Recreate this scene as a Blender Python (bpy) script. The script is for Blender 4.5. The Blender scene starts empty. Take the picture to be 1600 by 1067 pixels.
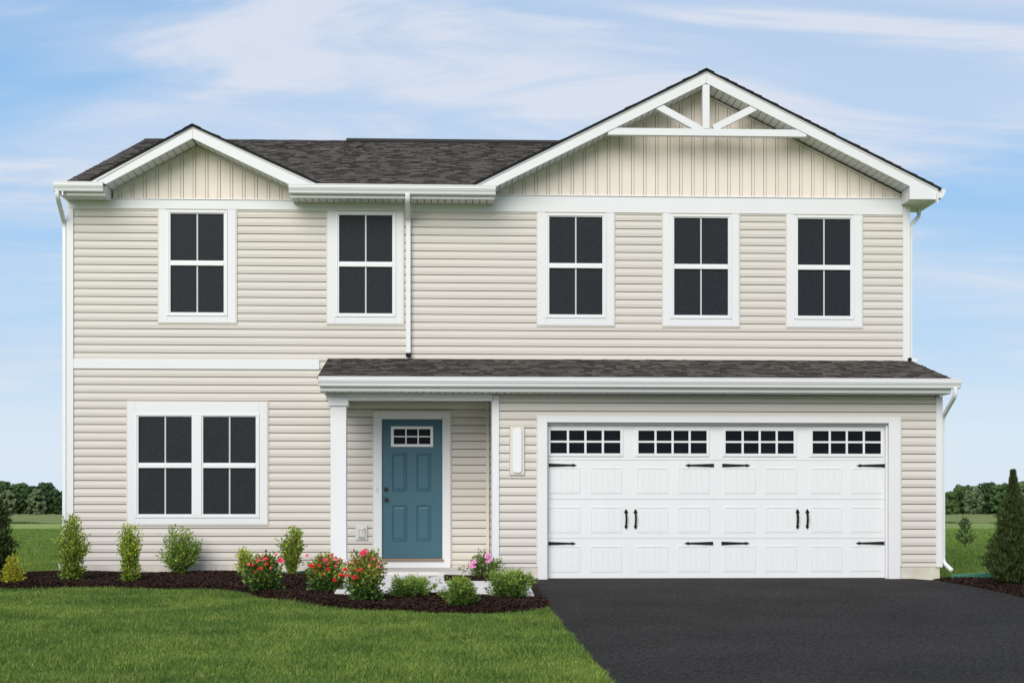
import bpy, math, random
import numpy as np
from mathutils import Vector, Matrix
random.seed(7); rng = np.random.default_rng(7)
S = bpy.context.scene; COL = S.collection
PI = math.pi

# ------------------------------------------------------------------ materials
def mat(name, color, rough=.6, spec=.4, noise=0, nscale=5, bump=0, bscale=60, island=0, hue=0, trans=0, stretch=None, detail=4):
    m = bpy.data.materials.new(name); m.use_nodes = True
    N = m.node_tree.nodes; L = m.node_tree.links; b = N['Principled BSDF']
    b.inputs['Roughness'].default_value = rough
    b.inputs['Specular IOR Level'].default_value = spec
    b.inputs['Base Color'].default_value = (*color, 1)
    tc = N.new('ShaderNodeTexCoord')
    src = tc.outputs['Object']
    if stretch:
        mp = N.new('ShaderNodeMapping'); mp.inputs['Scale'].default_value = stretch
        L.new(src, mp.inputs['Vector']); src = mp.outputs['Vector']
    last = None
    if noise or island:
        hs = N.new('ShaderNodeHueSaturation'); hs.inputs['Color'].default_value = (*color, 1)
        val = N.new('ShaderNodeMath'); val.operation = 'ADD'; val.inputs[0].default_value = 1 - noise/2 - island/2; val.inputs[1].default_value = 0
        cur = val.outputs[0]
        if noise:
            n = N.new('ShaderNodeTexNoise'); n.inputs['Scale'].default_value = nscale; n.inputs['Detail'].default_value = detail
            L.new(src, n.inputs['Vector'])
            mr = N.new('ShaderNodeMapRange'); mr.inputs[1].default_value = .3; mr.inputs[2].default_value = .7; mr.inputs[3].default_value = 0; mr.inputs[4].default_value = noise
            L.new(n.outputs['Fac'], mr.inputs[0]); L.new(mr.outputs[0], val.inputs[1])
        if island:
            g = N.new('ShaderNodeNewGeometry')
            mu = N.new('ShaderNodeMath'); mu.operation = 'MULTIPLY_ADD'; mu.inputs[1].default_value = island
            L.new(g.outputs['Random Per Island'], mu.inputs[0]); L.new(cur, mu.inputs[2]); cur = mu.outputs[0]
            if hue:
                m2 = N.new('ShaderNodeMath'); m2.operation = 'MULTIPLY'; m2.inputs[1].default_value = 37.7
                L.new(g.outputs['Random Per Island'], m2.inputs[0])
                m3 = N.new('ShaderNodeMath'); m3.operation = 'FRACT'; L.new(m2.outputs[0], m3.inputs[0])
                m4 = N.new('ShaderNodeMath'); m4.operation = 'MULTIPLY_ADD'; m4.inputs[1].default_value = hue; m4.inputs[2].default_value = .5-hue/2
                L.new(m3.outputs[0], m4.inputs[0]); L.new(m4.outputs[0], hs.inputs['Hue'])
        L.new(cur, hs.inputs['Value']); last = hs.outputs['Color']
        L.new(last, b.inputs['Base Color'])
    if bump:
        n = N.new('ShaderNodeTexNoise'); n.inputs['Scale'].default_value = bscale; n.inputs['Detail'].default_value = 5
        L.new(src, n.inputs['Vector'])
        bp = N.new('ShaderNodeBump'); bp.inputs['Strength'].default_value = bump; bp.inputs['Distance'].default_value = .01
        L.new(n.outputs['Fac'], bp.inputs['Height']); L.new(bp.outputs[0], b.inputs['Normal'])
    if trans:
        t = N.new('ShaderNodeBsdfTranslucent'); t.inputs['Color'].default_value = (*[min(1, c*1.3) for c in color], 1)
        if last: L.new(last, t.inputs['Color'])
        mx = N.new('ShaderNodeMixShader'); mx.inputs[0].default_value = trans
        L.new(b.outputs[0], mx.inputs[1]); L.new(t.outputs[0], mx.inputs[2])
        L.new(mx.outputs[0], N['Material Output'].inputs['Surface'])
    return m

M = dict(
 siding = mat('vinyl_siding', (.600,.563,.518), .5, .3, noise=.06, nscale=1.3, bump=.15, bscale=90, stretch=(.25,1,4)),
 channel = mat('beige_channel', (.62,.58,.53), .5, .3),
 cladding = mat('vinyl_batten', (.72,.645,.575), .55, .3, noise=.06, nscale=3, bump=.1, bscale=120),
 backing = mat('joint_shadow_backing', (.13,.115,.10), .9, .1),
 trim = mat('white_trim', (.69,.695,.71), .42, .4, noise=.03, nscale=2, bump=.05, bscale=40),
 trim_b = mat('white_aluminium', (.72,.725,.74), .35, .45, noise=.03, nscale=1.5),
 soffit = mat('white_soffit', (.70,.71,.72), .5, .3),
 lap_shade = mat('siding_lap_shade', (.035,.031,.027), .9, .1),  # near-black notch faces: the shade line between courses put into the colour
 dark = mat('dark_gap', (.05,.05,.05), .9, .1),
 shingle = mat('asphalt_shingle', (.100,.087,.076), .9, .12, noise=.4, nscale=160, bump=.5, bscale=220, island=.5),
 cut = mat('shingle_shadow_band', (.018,.016,.015), .95, .05),  # dark shingle butts: printed band, also painted in as the shade under tabs
 deck = mat('roof_underlay', (.02,.02,.02), .9, .1),
 screen = mat('window_screen', (.018,.021,.026), .42, .10, noise=.6, nscale=60, bump=.25, bscale=140, detail=3),
 glass = mat('dark_glass', (.006,.007,.010), .18, .09, noise=.5, nscale=6),
 muntin = mat('window_muntin', (.50,.55,.54), .4, .4),
 teal = mat('teal_door_paint', (.033,.108,.150), .42, .4, noise=.05, nscale=4, bump=.06, bscale=150, stretch=(6,1,1)),
 gdoor = mat('garage_door_paint', (.71,.725,.73), .45, .35, noise=.03, nscale=1.2, bump=.12, bscale=70, stretch=(5,1,1)),
 black = mat('black_iron', (.006,.006,.006), .6, .2),
 knob = mat('dark_bronze', (.02,.018,.016), .28, .6),
 wood = mat('wood_threshold', (.25,.19,.13), .6, .3),
 concrete = mat('concrete', (.58,.56,.52), .85, .2, noise=.22, nscale=3.5, bump=.3, bscale=50),
 foundation = mat('painted_foundation', (.56,.53,.47), .85, .2, noise=.25, nscale=4, bump=.3, bscale=35),
 walk = mat('pale_concrete', (.74,.72,.69), .85, .2, noise=.15, nscale=4, bump=.3, bscale=60),
 plastic = mat('white_plastic', (.62,.61,.58), .35, .5, noise=.05, nscale=30),
 clear = mat('grey_plastic', (.40,.40,.38), .25, .5),
 green_pl = mat('green_plastic', (.02,.13,.085), .4, .4, noise=.1, nscale=8),
 bark = mat('bark', (.13,.09,.06), .9, .1, noise=.3, nscale=30),
 mulch = mat('dark_mulch', (.030,.017,.012), .95, .1, noise=.8, nscale=30, bump=1, bscale=60),
 chip = mat('mulch_chip', (.042,.022,.015), .85, .15, island=1.3, hue=.03),
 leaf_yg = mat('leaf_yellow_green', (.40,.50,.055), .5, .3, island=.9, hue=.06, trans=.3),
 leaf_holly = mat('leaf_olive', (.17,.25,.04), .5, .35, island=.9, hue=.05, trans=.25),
 leaf_fan = mat('leaf_fresh', (.17,.30,.045), .5, .35, island=.9, hue=.05, trans=.25),
 leaf_rose = mat('leaf_rose', (.07,.15,.03), .4, .45, island=1.0, hue=.06, trans=.2),
 leaf_new = mat('leaf_new_growth', (.32,.38,.06), .45, .35, island=.8, hue=.10, trans=.3),
 leaf_red = mat('leaf_reddish', (.25,.09,.04), .45, .35, island=.8, hue=.06, trans=.3),
 leaf_jun = mat('juniper_spray', (.09,.18,.032), .6, .25, island=1.0, hue=.05, trans=.15),
 leaf_junt = mat('juniper_tip', (.30,.42,.08), .6, .25, island=.7, hue=.05, trans=.2),
 leaf_arb = mat('arborvitae_spray', (.055,.085,.024), .7, .2, island=1.1, hue=.06, trans=.1),
 leaf_pine = mat('pine_needle', (.05,.085,.03), .7, .2, island=1, hue=.04, trans=.1),
 leaf_az = mat('azalea_leaf', (.14,.22,.05), .45, .4, island=1, hue=.08, trans=.2),
 leaf_gold = mat('golden_leaf', (.46,.45,.035), .5, .3, island=.7, hue=.05, trans=.3),
 rose_red = mat('red_petal', (.66,.012,.035), .5, .3, island=.4, hue=.03, trans=.15),
 rose_coral = mat('coral_petal', (.80,.16,.13), .5, .3, island=.4, hue=.03, trans=.15),
 rose_pink = mat('hot_pink_petal', (.80,.06,.17), .5, .3, island=.4, hue=.03, trans=.15),
 azpink = mat('pale_pink_petal', (.80,.38,.62), .5, .3, island=.4, trans=.2),
)

# ------------------------------------------------------------------ mesh helpers
def link(name, me, m, parent=None):
    o = bpy.data.objects.new(name, me); COL.objects.link(o)
    if m is not None: me.materials.append(m)
    if parent: o.parent = parent
    return o
class MB:
    def __init__(s): s.v = []; s.f = []; s.deep = []
    def quad(s, *p):
        i = len(s.v); s.v += [tuple(q) for q in p]; s.f.append(tuple(range(i, i+len(p))))
    def box(s, x0, x1, y0, y1, z0, z1): s.hexa([(x0,y0,z0),(x1,y0,z0),(x1,y1,z0),(x0,y1,z0),(x0,y0,z1),(x1,y0,z1),(x1,y1,z1),(x0,y1,z1)])
    def hexa(s, p):
        i = len(s.v); s.v += p
        for f in ((0,3,2,1),(4,5,6,7),(0,1,5,4),(1,2,6,5),(2,3,7,6),(3,0,4,7)): s.f.append(tuple(i+k for k in f))
    def prism(s, poly, y0, y1, axis='y'):
        """poly of (a,b); extruded along the axis between y0 and y1"""
        n = len(poly); i = len(s.v)
        def w(a, b, t): return {'y': (a, t, b), 'x': (t, a, b), 'z': (a, b, t)}[axis]
        s.v += [w(a, b, y0) for a, b in poly] + [w(a, b, y1) for a, b in poly]
        s.f.append(tuple(i+k for k in range(n))); s.f.append(tuple(i+n+k for k in reversed(range(n))))
        for k in range(n): s.f.append((i+k, i+(k+1) % n, i+n+(k+1) % n, i+n+k))
    def tube(s, pts, rad, n=8, squash=1):
        pts = [Vector(p) for p in pts]; i0 = len(s.v)
        if not hasattr(rad, '__len__'): rad = [rad]*len(pts)
        ref = None
        for k, p in enumerate(pts):
            t = (pts[min(k+1, len(pts)-1)] - pts[max(k-1, 0)]).normalized()
            if ref is None: ref = Vector((1,0,0)) if abs(t.x) < .8 else Vector((0,1,0))
            a = (ref - t*ref.dot(t)).normalized(); ref = a; b = t.cross(a)
            for j in range(n):
                an = 2*PI*(j+.5)/n; s.v.append(tuple(p + (a*math.cos(an) + b*math.sin(an)*squash)*rad[k]))
        for k in range(len(pts)-1):
            for j in range(n):
                s.f.append((i0+k*n+j, i0+k*n+(j+1) % n, i0+(k+1)*n+(j+1) % n, i0+(k+1)*n+j))
        s.f.append(tuple(i0+j for j in reversed(range(n)))); s.f.append(tuple(i0+(len(pts)-1)*n+j for j in range(n)))
    def build(s, name, m, parent=None, bevel=0, smooth=False):
        me = bpy.data.meshes.new(name); me.from_pydata(s.v, [], s.f); me.update()
        import bmesh
        bm = bmesh.new(); bm.from_mesh(me); bmesh.ops.recalc_face_normals(bm, faces=bm.faces); bm.to_mesh(me); bm.free()
        if smooth: me.polygons.foreach_set('use_smooth', [True]*len(me.polygons))
        o = link(name, me, m, parent)
        if bevel:
            b = o.modifiers.new('bevel', 'BEVEL'); b.width = bevel; b.segments = 2; b.limit_method = 'ANGLE'
        return o
def boxpart(name, m, parent, *boxes, bevel=.004):
    b = MB()
    for q in boxes: b.box(*q)
    return b.build(name, m, parent, bevel=bevel)
def npmesh(name, V, F, m, parent=None, extra=None):
    """V (n,3); F (k,c) uniform faces; extra = second material list + index array"""
    me = bpy.data.meshes.new(name); k, c = F.shape
    me.vertices.add(len(V)); me.vertices.foreach_set('co', V.astype(np.float32).ravel())
    me.loops.add(k*c); me.loops.foreach_set('vertex_index', F.astype(np.int32).ravel())
    me.polygons.add(k); me.polygons.foreach_set('loop_start', np.arange(0, k*c, c, dtype=np.int32))
    me.polygons.foreach_set('loop_total', np.full(k, c, dtype=np.int32))
    o = link(name, me, m, parent)
    if extra is not None:
        for mm in extra[0]: me.materials.append(mm)
        me.polygons.foreach_set('material_index', extra[1].astype(np.int32))
    me.update(calc_edges=True); me.validate()
    return o
def tag(o, label=None, cat=None, group=None, kind=None):
    if label: o['label'] = label
    if cat: o['category'] = cat
    if group: o['group'] = group
    if kind: o['kind'] = kind
    return o
def empty(name, loc=(0,0,0), **k):
    o = bpy.data.objects.new(name, None); COL.objects.link(o); o.location = loc; o.empty_display_size = .2
    return tag(o, **k)
def gz(y):                                   # ground height: level behind the garage front, falling 4 % to the street
    return 0 if y > -2 else .04*(y+2)

# ------------------------------------------------------------------ camera
cam = bpy.data.cameras.new('camera'); co = bpy.data.objects.new('camera', cam); COL.objects.link(co)
TH = math.atan(100/2357)
co.location = (0, -23.2, .97); co.rotation_euler = (PI/2, 0, -TH)
cam.sensor_width = 36; cam.lens = 36*2357/1600; cam.shift_y = 266.5/1600
cam.clip_end = 6000; cam.clip_start = .3
S.camera = co

# ------------------------------------------------------------------ world and sun
SUN_EL, SUN_AZ = 30, -20          # azimuth: degrees to the left of straight behind the camera
w = bpy.data.worlds.new('World'); S.world = w; w.use_nodes = True
N = w.node_tree.nodes; L = w.node_tree.links; bg = N['Background']
sky = N.new('ShaderNodeTexSky'); sky.sky_type = 'NISHITA'; sky.sun_disc = False
sky.sun_elevation = math.radians(SUN_EL); sky.sun_rotation = math.radians(180 - SUN_AZ*-1)
sky.air_density = 1.0; sky.dust_density = .6; sky.ozone_density = 1.5
tc = N.new('ShaderNodeTexCoord'); sp = N.new('ShaderNodeSeparateXYZ'); L.new(tc.outputs['Generated'], sp.inputs[0])
def M2(op, a, b=None, c=None):
    n = N.new('ShaderNodeMath'); n.operation = op
    for i, q in enumerate((a, b, c)):
        if q is None: continue
        if isinstance(q, (int, float)): n.inputs[i].default_value = q
        else: L.new(q, n.inputs[i])
    return n.outputs[0]
zz = M2('MAXIMUM', sp.outputs[2], 0); den = M2('ADD', zz, .11)
cb = N.new('ShaderNodeCombineXYZ'); L.new(M2('DIVIDE', sp.outputs[0], den), cb.inputs[0]); L.new(M2('DIVIDE', sp.outputs[1], den), cb.inputs[1])
def cloudnoise(scale, rot, sc, off, det, dist, lo, hi):
    mp = N.new('ShaderNodeMapping'); mp.inputs['Scale'].default_value = sc; mp.inputs['Rotation'].default_value = (0,0,rot); mp.inputs['Location'].default_value = off
    L.new(cb.outputs[0], mp.inputs[0])
    n = N.new('ShaderNodeTexNoise'); n.inputs['Scale'].default_value = scale; n.inputs['Detail'].default_value = det; n.inputs['Roughness'].default_value = .55; n.inputs['Distortion'].default_value = dist
    L.new(mp.outputs[0], n.inputs['Vector'])
    r = N.new('ShaderNodeMapRange'); r.interpolation_type = 'SMOOTHSTEP'; r.inputs[1].default_value = lo; r.inputs[2].default_value = hi
    L.new(n.outputs['Fac'], r.inputs[0]); return r.outputs[0]
CX, CY = 3.3, 1.2
c1 = cloudnoise(.75, .45, (.7, 1.2, 1), (CX, CY, 0), 6, .8, .36, .62)
c2 = cloudnoise(2.3, .42, (.55, 1.5, 1), (6.4, 2.9, 0), 9, .8, .40, .74)
cf = M2('MINIMUM', M2('ADD', M2('MULTIPLY', c1, .44), M2('MULTIPLY', M2('MULTIPLY', c2, .62), M2('ADD', c1, .30))), .85)
tint = N.new('ShaderNodeMix'); tint.data_type = 'RGBA'; tint.blend_type = 'MULTIPLY'; tint.inputs[0].default_value = 1
L.new(sky.outputs[0], tint.inputs[6]); tint.inputs[7].default_value = (.95, 1.0, 1.03, 1)
# humid air: the lowest 20 degrees of sky pale towards the horizon
rp = N.new('ShaderNodeValToRGB'); L.new(M2('MULTIPLY', zz, 2.5), rp.inputs[0]); cr = rp.color_ramp; cr.interpolation = 'EASE'
for p_, c_ in ((.0,(.47,.545,.625)),(.10,(.455,.54,.625)),(.30,(.325,.46,.61)),(.55,(.215,.385,.60)),(.80,(.175,.335,.56))):
    e = cr.elements.new(p_); e.color = (*c_,1)
cr.elements.remove(cr.elements[0]); cr.elements.remove(cr.elements[-1])
sc10 = N.new('ShaderNodeVectorMath'); sc10.operation = 'SCALE'; sc10.inputs['Scale'].default_value = 10; L.new(rp.outputs[0], sc10.inputs[0])
hz = N.new('ShaderNodeMapRange'); hz.interpolation_type = 'SMOOTHSTEP'; hz.inputs[1].default_value = .65; hz.inputs[2].default_value = .30; hz.inputs[3].default_value = 0; hz.inputs[4].default_value = .95
L.new(sp.outputs[2], hz.inputs[0])
mxh = N.new('ShaderNodeMix'); mxh.data_type = 'RGBA'; L.new(hz.outputs[0], mxh.inputs[0]); L.new(tint.outputs[2], mxh.inputs[6]); L.new(sc10.outputs[0], mxh.inputs[7])
low = N.new('ShaderNodeMapRange'); low.inputs[1].default_value = .02; low.inputs[2].default_value = .22; low.inputs[3].default_value = .35; low.inputs[4].default_value = 1.0; L.new(zz, low.inputs[0])
cf = M2('MULTIPLY', cf, low.outputs[0])
mxc = N.new('ShaderNodeMix'); mxc.data_type = 'RGBA'; L.new(cf, mxc.inputs[0]); L.new(mxh.outputs[2], mxc.inputs[6]); mxc.inputs[7].default_value = (5.2, 5.4, 5.95, 1)
L.new(mxc.outputs[2], bg.inputs['Color']); bg.inputs['Strength'].default_value = .10
sd = bpy.data.lights.new('sun', 'SUN'); so = bpy.data.objects.new('sun', sd); COL.objects.link(so)
sd.energy = 2.15; sd.angle = math.radians(45); sd.color = (1, .94, .86)
az = math.radians(SUN_AZ); el = math.radians(SUN_EL)
dirv = Vector((math.sin(az)*math.cos(el), -math.cos(az)*math.cos(el), math.sin(el)))   # towards the sun
so.rotation_euler = dirv.to_track_quat('Z', 'Y').to_euler(); so.location = (-10, -30, 30)
sky.sun_rotation = math.atan2(dirv.x, dirv.y)
S.view_settings.view_transform = 'Standard'; S.view_settings.look = 'None'; S.view_settings.gamma = 1
S.view_settings.exposure = .55

# ------------------------------------------------------------------ ground
def ground_material():
    m = bpy.data.materials.new('grass_ground'); m.use_nodes = True
    N = m.node_tree.nodes; L = m.node_tree.links; b = N['Principled BSDF']; b.inputs['Roughness'].default_value = .9; b.inputs['Specular IOR Level'].default_value = .1
    tc = N.new('ShaderNodeTexCoord')
    def nz(scale, sc, det=4):
        mp = N.new('ShaderNodeMapping'); mp.inputs['Scale'].default_value = sc; L.new(tc.outputs['Object'], mp.inputs[0])
        n = N.new('ShaderNodeTexNoise'); n.inputs['Scale'].default_value = scale; n.inputs['Detail'].default_value = det; L.new(mp.outputs[0], n.inputs[0]); return n.outputs['Fac']
    def ramp(f, stops):
        r = N.new('ShaderNodeValToRGB'); L.new(f, r.inputs[0]); cr = r.color_ramp
        while len(cr.elements) < len(stops): cr.elements.new(.5)
        for e, (p, c) in zip(cr.elements, stops): e.position = p; e.color = (*c, 1)
        return r.outputs[0]
    fine = ramp(nz(9, (1, .35, 1), 6), [(.3, (.18,.25,.06)), (.5, (.27,.37,.10)), (.7, (.38,.46,.16))])
    band = ramp(nz(.35, (.03, 1, 1), 3), [(.35, (.60,.62,.55)), (.5, (1,1,1)), (.66, (1.5,1.32,1.2))])
    patch = ramp(nz(.5, (1, 1, 1), 3), [(.35, (.85,.88,.9)), (.65, (1.12,1.1,1.05))])
    m1 = N.new('ShaderNodeMix'); m1.data_type = 'RGBA'; m1.blend_type = 'MULTIPLY'; m1.inputs[0].default_value = 1; L.new(fine, m1.inputs[6]); L.new(band, m1.inputs[7])
    m2 = N.new('ShaderNodeMix'); m2.data_type = 'RGBA'; m2.blend_type = 'MULTIPLY'; m2.inputs[0].default_value = 1; L.new(m1.outputs[2], m2.inputs[6]); L.new(patch, m2.inputs[7])
    # crop beyond 120 m: paler and yellower
    sx = N.new('ShaderNodeSeparateXYZ'); L.new(tc.outputs['Object'], sx.inputs[0])
    mr = N.new('ShaderNodeMapRange'); mr.inputs[1].default_value = 108; mr.inputs[2].default_value = 112; L.new(sx.outputs[1], mr.inputs[0])
    m3 = N.new('ShaderNodeMix'); m3.data_type = 'RGBA'; L.new(mr.outputs[0], m3.inputs[0]); L.new(m2.outputs[2], m3.inputs[6])
    crop = ramp(nz(.05, (.3, 1, 1), 4), [(.3, (.16,.21,.06)), (.7, (.26,.30,.11))]); L.new(crop, m3.inputs[7])
    L.new(m3.outputs[2], b.inputs['Base Color'])
    n = N.new('ShaderNodeTexNoise'); n.inputs['Scale'].default_value = 25; n.inputs['Detail'].default_value = 6; L.new(tc.outputs['Object'], n.inputs[0])
    bp = N.new('ShaderNodeBump'); bp.inputs['Strength'].default_value = .8; bp.inputs['Distance'].default_value = .04; L.new(n.outputs['Fac'], bp.inputs['Height']); L.new(bp.outputs[0], b.inputs['Normal'])
    return m
g = MB(); Z = -.02
ys = [-400, -60, -24, -20, -16, -12, -8, -5, -3.5, -2, 0, 20, 60, 150, 400, 900, 3000]
xs = [-3000, -300, -60, -20, -8, -4, 0, 4, 8, 20, 60, 300, 3000]
def gzz(y): return gz(max(y, -60))
for a in range(len(ys)-1):
    for b_ in range(len(xs)-1):
        g.quad((xs[b_],ys[a],gzz(ys[a])+Z),(xs[b_+1],ys[a],gzz(ys[a])+Z),(xs[b_+1],ys[a+1],gzz(ys[a+1])+Z),(xs[b_],ys[a+1],gzz(ys[a+1])+Z))
tag(g.build('ground', ground_material()), kind='structure')

def asphalt():
    m = mat('asphalt', (.038,.0355,.033), .92, .12, noise=1.3, nscale=30, bump=.8, bscale=170)
    N = m.node_tree.nodes; L = m.node_tree.links
    hs = [n for n in N if n.type == 'HUE_SAT'][0]
    n = N.new('ShaderNodeTexNoise'); n.inputs['Scale'].default_value = .9; n.inputs['Detail'].default_value = 4
    tcn = [q for q in N if q.type == 'TEX_COORD'][0]; L.new(tcn.outputs['Object'], n.inputs[0])
    r = N.new('ShaderNodeValToRGB'); r.color_ramp.elements[0].position = .35; r.color_ramp.elements[0].color = (.031,.029,.0270,1); r.color_ramp.elements[1].position = .7; r.color_ramp.elements[1].color = (.043,.040,.0375,1)
    L.new(n.outputs[0], r.inputs[0]); L.new(r.outputs[0], hs.inputs['Color'])
    return m
def sheet(poly, h, top=0):
    """vertical-sided sheet following the ground slope, split at y = -2"""
    b = MB(); n = len(poly)
    P_ = [(x, y, gz(y)+h) for x, y in poly]; i = 0
    b.quad(*P_)
    for k in range(n):
        a, c = P_[k], P_[(k+1) % n]
        b.quad(a, c, (c[0],c[1],c[2]-.12), (a[0],a[1],a[2]-.12))
    return b
def wob(p0, p1, n, amp):
    return [(p0[0]+(p1[0]-p0[0])*k/n + random.uniform(-amp,amp), p0[1]+(p1[1]-p0[1])*k/n) for k in range(n)]
# driveway: apron level to y=-2, then falling
left = wob((1.10,-2), (1.14,-4.6), 14, .010)+wob((1.14,-4.6), (1.31,-11.6), 34, .012)+wob((1.31,-11.6),(1.33,-24),40,.012)
right = [(7.19, -24), (7.19,-9), (7.19,-4.4), (7.15,-3.3), (7.05,-2.6), (6.92,-2.2), (6.9,-2)]
dm = asphalt()
d = MB(); d.quad(*[(x,y,gz(y)+.004) for x, y in left+right]); d.quad((1.10,-2,.004),(6.9,-2,.004),(6.75,-1.45,.004),(1.12,-1.45,.004))
tag(d.build('driveway', dm), kind='structure')

# mulch bed with a low mounded surface
front = [(-9.5,-3.15),(-5.87,-3.15),(-4.6,-3.18),(-3.28,-3.25),(-2.61,-3.85),(-1.91,-4.98),(-1.33,-5.66),(-.72,-6.05),(0,-6.22),(.6,-6.24),(.92,-6.2),(1.175,-5.75)]
def interp(pts, x):
    for (x0, y0), (x1, y1) in zip(pts, pts[1:]):
        if x0 <= x <= x1: 
            t = (x-x0)/(x1-x0); return y0+(y1-y0)*t
    return pts[-1][1] if x > pts[-1][0] else pts[0][1]
def smooth_front(x): return sum(interp(front, x+d_*min(1, max(.15,(1.2-x)*2))) for d_ in (-.3,-.15,0,.15,.3))/5 + .02*math.sin(x*9.3)+.012*math.sin(x*23)
def bed_h(x, y, yf, yb):
    e = min(y-yf, yb-y); r = max(0, min(1, e/.35))
    return gz(y) + .006 + .05*r*(2-r) + .012*math.sin(x*3.1+y*2.3)*r
def bed_back(x): return .45 if x < -5.8 else (.0 if x < -1.9 else -1.55)
b = MB(); nx = 120; nyy = 34; idx = {}
X0, X1 = -9.5, 1.165
for i in range(nx+1):
    x = X0+(X1-X0)*i/nx; yf = smooth_front(x); yb = bed_back(x)
    for j in range(nyy+1):
        y = yf+(yb-yf)*j/nyy; b.v.append((x, y, bed_h(x, y, yf, yb if x < -5.8 else 9) + random.uniform(-.006,.006)))
for i in range(nx):
    for j in range(nyy):
        a = i*(nyy+1)+j; b.f.append((a, a+nyy+1, a+nyy+2, a+1))
tag(b.build('mulch_bed', M['mulch'], smooth=True), kind='structure')
b = MB(); RB = [(7.19,-5.2),(7.19,-4.4),(7.15,-3.3),(7.05,-2.6),(6.92,-2.2),(6.9,-1.9)]
for k in range(len(RB)-1):
    (xa, ya), (xb, yb) = RB[k], RB[k+1]
    for q in range(16):
        t0, t1 = q/16, (q+1)/16
        def pt(xe, y, t):
            x = xe + (11-xe)*t; return (x, y, gz(y)+.006+.04*min(1, max(0,(x-xe))/.3))
        b.quad(pt(xa,ya,t0), pt(xa,ya,t1), pt(xb,yb,t1), pt(xb,yb,t0))
o = b.build('mulch_bed', M['mulch'], smooth=True); tag(o, kind='structure')

# walkway + porch approach (pale concrete with a bevelled edge)
wk = MB()
for poly in ([(-1.45,-1.62),(-1.40,-4.48),(-.06,-4.45),(-.04,-1.62)], [(-.058,-2.85),(-.063,-4.45),(1.05,-4.80),(1.07,-2.95),(.86,-2.85)]):
    s_ = sheet(poly, .078); i = len(wk.v); wk.v += s_.v; wk.f += [tuple(i+k for k in f) for f in s_.f]
tag(wk.build('walkway', M['walk']), kind='structure')

# mulch chips
def chips(n, fn, name):
    V = []; F = []
    P_ = np.array([fn() for _ in range(n)])
    L_ = rng.uniform(.006,.026,n); W = rng.uniform(.003,.008,n); a = rng.uniform(0,2*PI,n); t = rng.uniform(-.5,.5,n)
    u = np.stack([np.cos(a)*np.cos(t), np.sin(a)*np.cos(t), np.sin(t)],1)*L_[:,None]
    v = np.stack([-np.sin(a), np.cos(a), rng.uniform(-.6,.6,n)],1)*W[:,None]
    V = np.concatenate([P_-u-v, P_+u-v, P_+u+v, P_-u+v],1).reshape(-1,3)
    return V, np.arange(4*n).reshape(-1,4)
def rc_left():
    while True:
        x = random.uniform(-8.2, 1.15+.06*random.random()); yf = smooth_front(x); yb = bed_back(x); y = yf+(yb-yf)*random.random()**1.1
        if -1.47 < x < -.05 and y > -4.46: continue
        if x > -.06 and -4.46-.3*(x+.06) < y < -2.83: continue
        return (x, y-.01*random.random(), bed_h(x, y, yf, yb if x < -5.8 else 9)+random.uniform(0,.016))
def rc_right():
    y = random.uniform(-5.1,-1.95); xe = interp([(-y_, x_) for x_, y_ in reversed(RB)], -y); x = xe+random.random()**1.2*2.6
    return (x+.01, y, gz(y)+.006+.04*min(1, (x-xe)/.3)+random.uniform(0,.016))
V1, F1 = chips(150000, rc_left, 'l'); V2, F2 = chips(15000, rc_right, 'r')
tag(npmesh('mulch_chips', np.concatenate([V1,V2]), np.concatenate([F1,F2+len(V1)]), M['chip']),
    'shredded dark brown bark mulch covering the planting beds', 'mulch', kind='stuff')

# ------------------------------------------------------------------ lawn grass (blades)
def blades(x, y, z, hgt, wid, name, m):
    n = len(x); a = rng.uniform(0, 2*PI, n); lean = rng.normal(0, .35, (n,2))*hgt[:,None]
    ux, uy = np.cos(a)*wid, np.sin(a)*wid
    b0 = np.stack([x-ux, y-uy, z],1); b1 = np.stack([x+ux, y+uy, z],1)
    mx_ = lean*.35
    m0 = np.stack([x-ux*.8+mx_[:,0], y-uy*.8+mx_[:,1], z+hgt*.55],1); m1 = np.stack([x+ux*.8+mx_[:,0], y+uy*.8+mx_[:,1], z+hgt*.55],1)
    tp = np.stack([x+lean[:,0], y+lean[:,1], z+hgt],1); tq = tp + np.stack([ux*.25, uy*.25, np.zeros(n)],1)
    V = np.stack([b0,b1,m1,m0,tq,tp],1).reshape(-1,3)
    i = np.arange(n)*6
    F = np.concatenate([np.stack([i,i+1,i+2,i+3],1), np.stack([i+3,i+2,i+4,i+5],1)])
    return V, F
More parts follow.
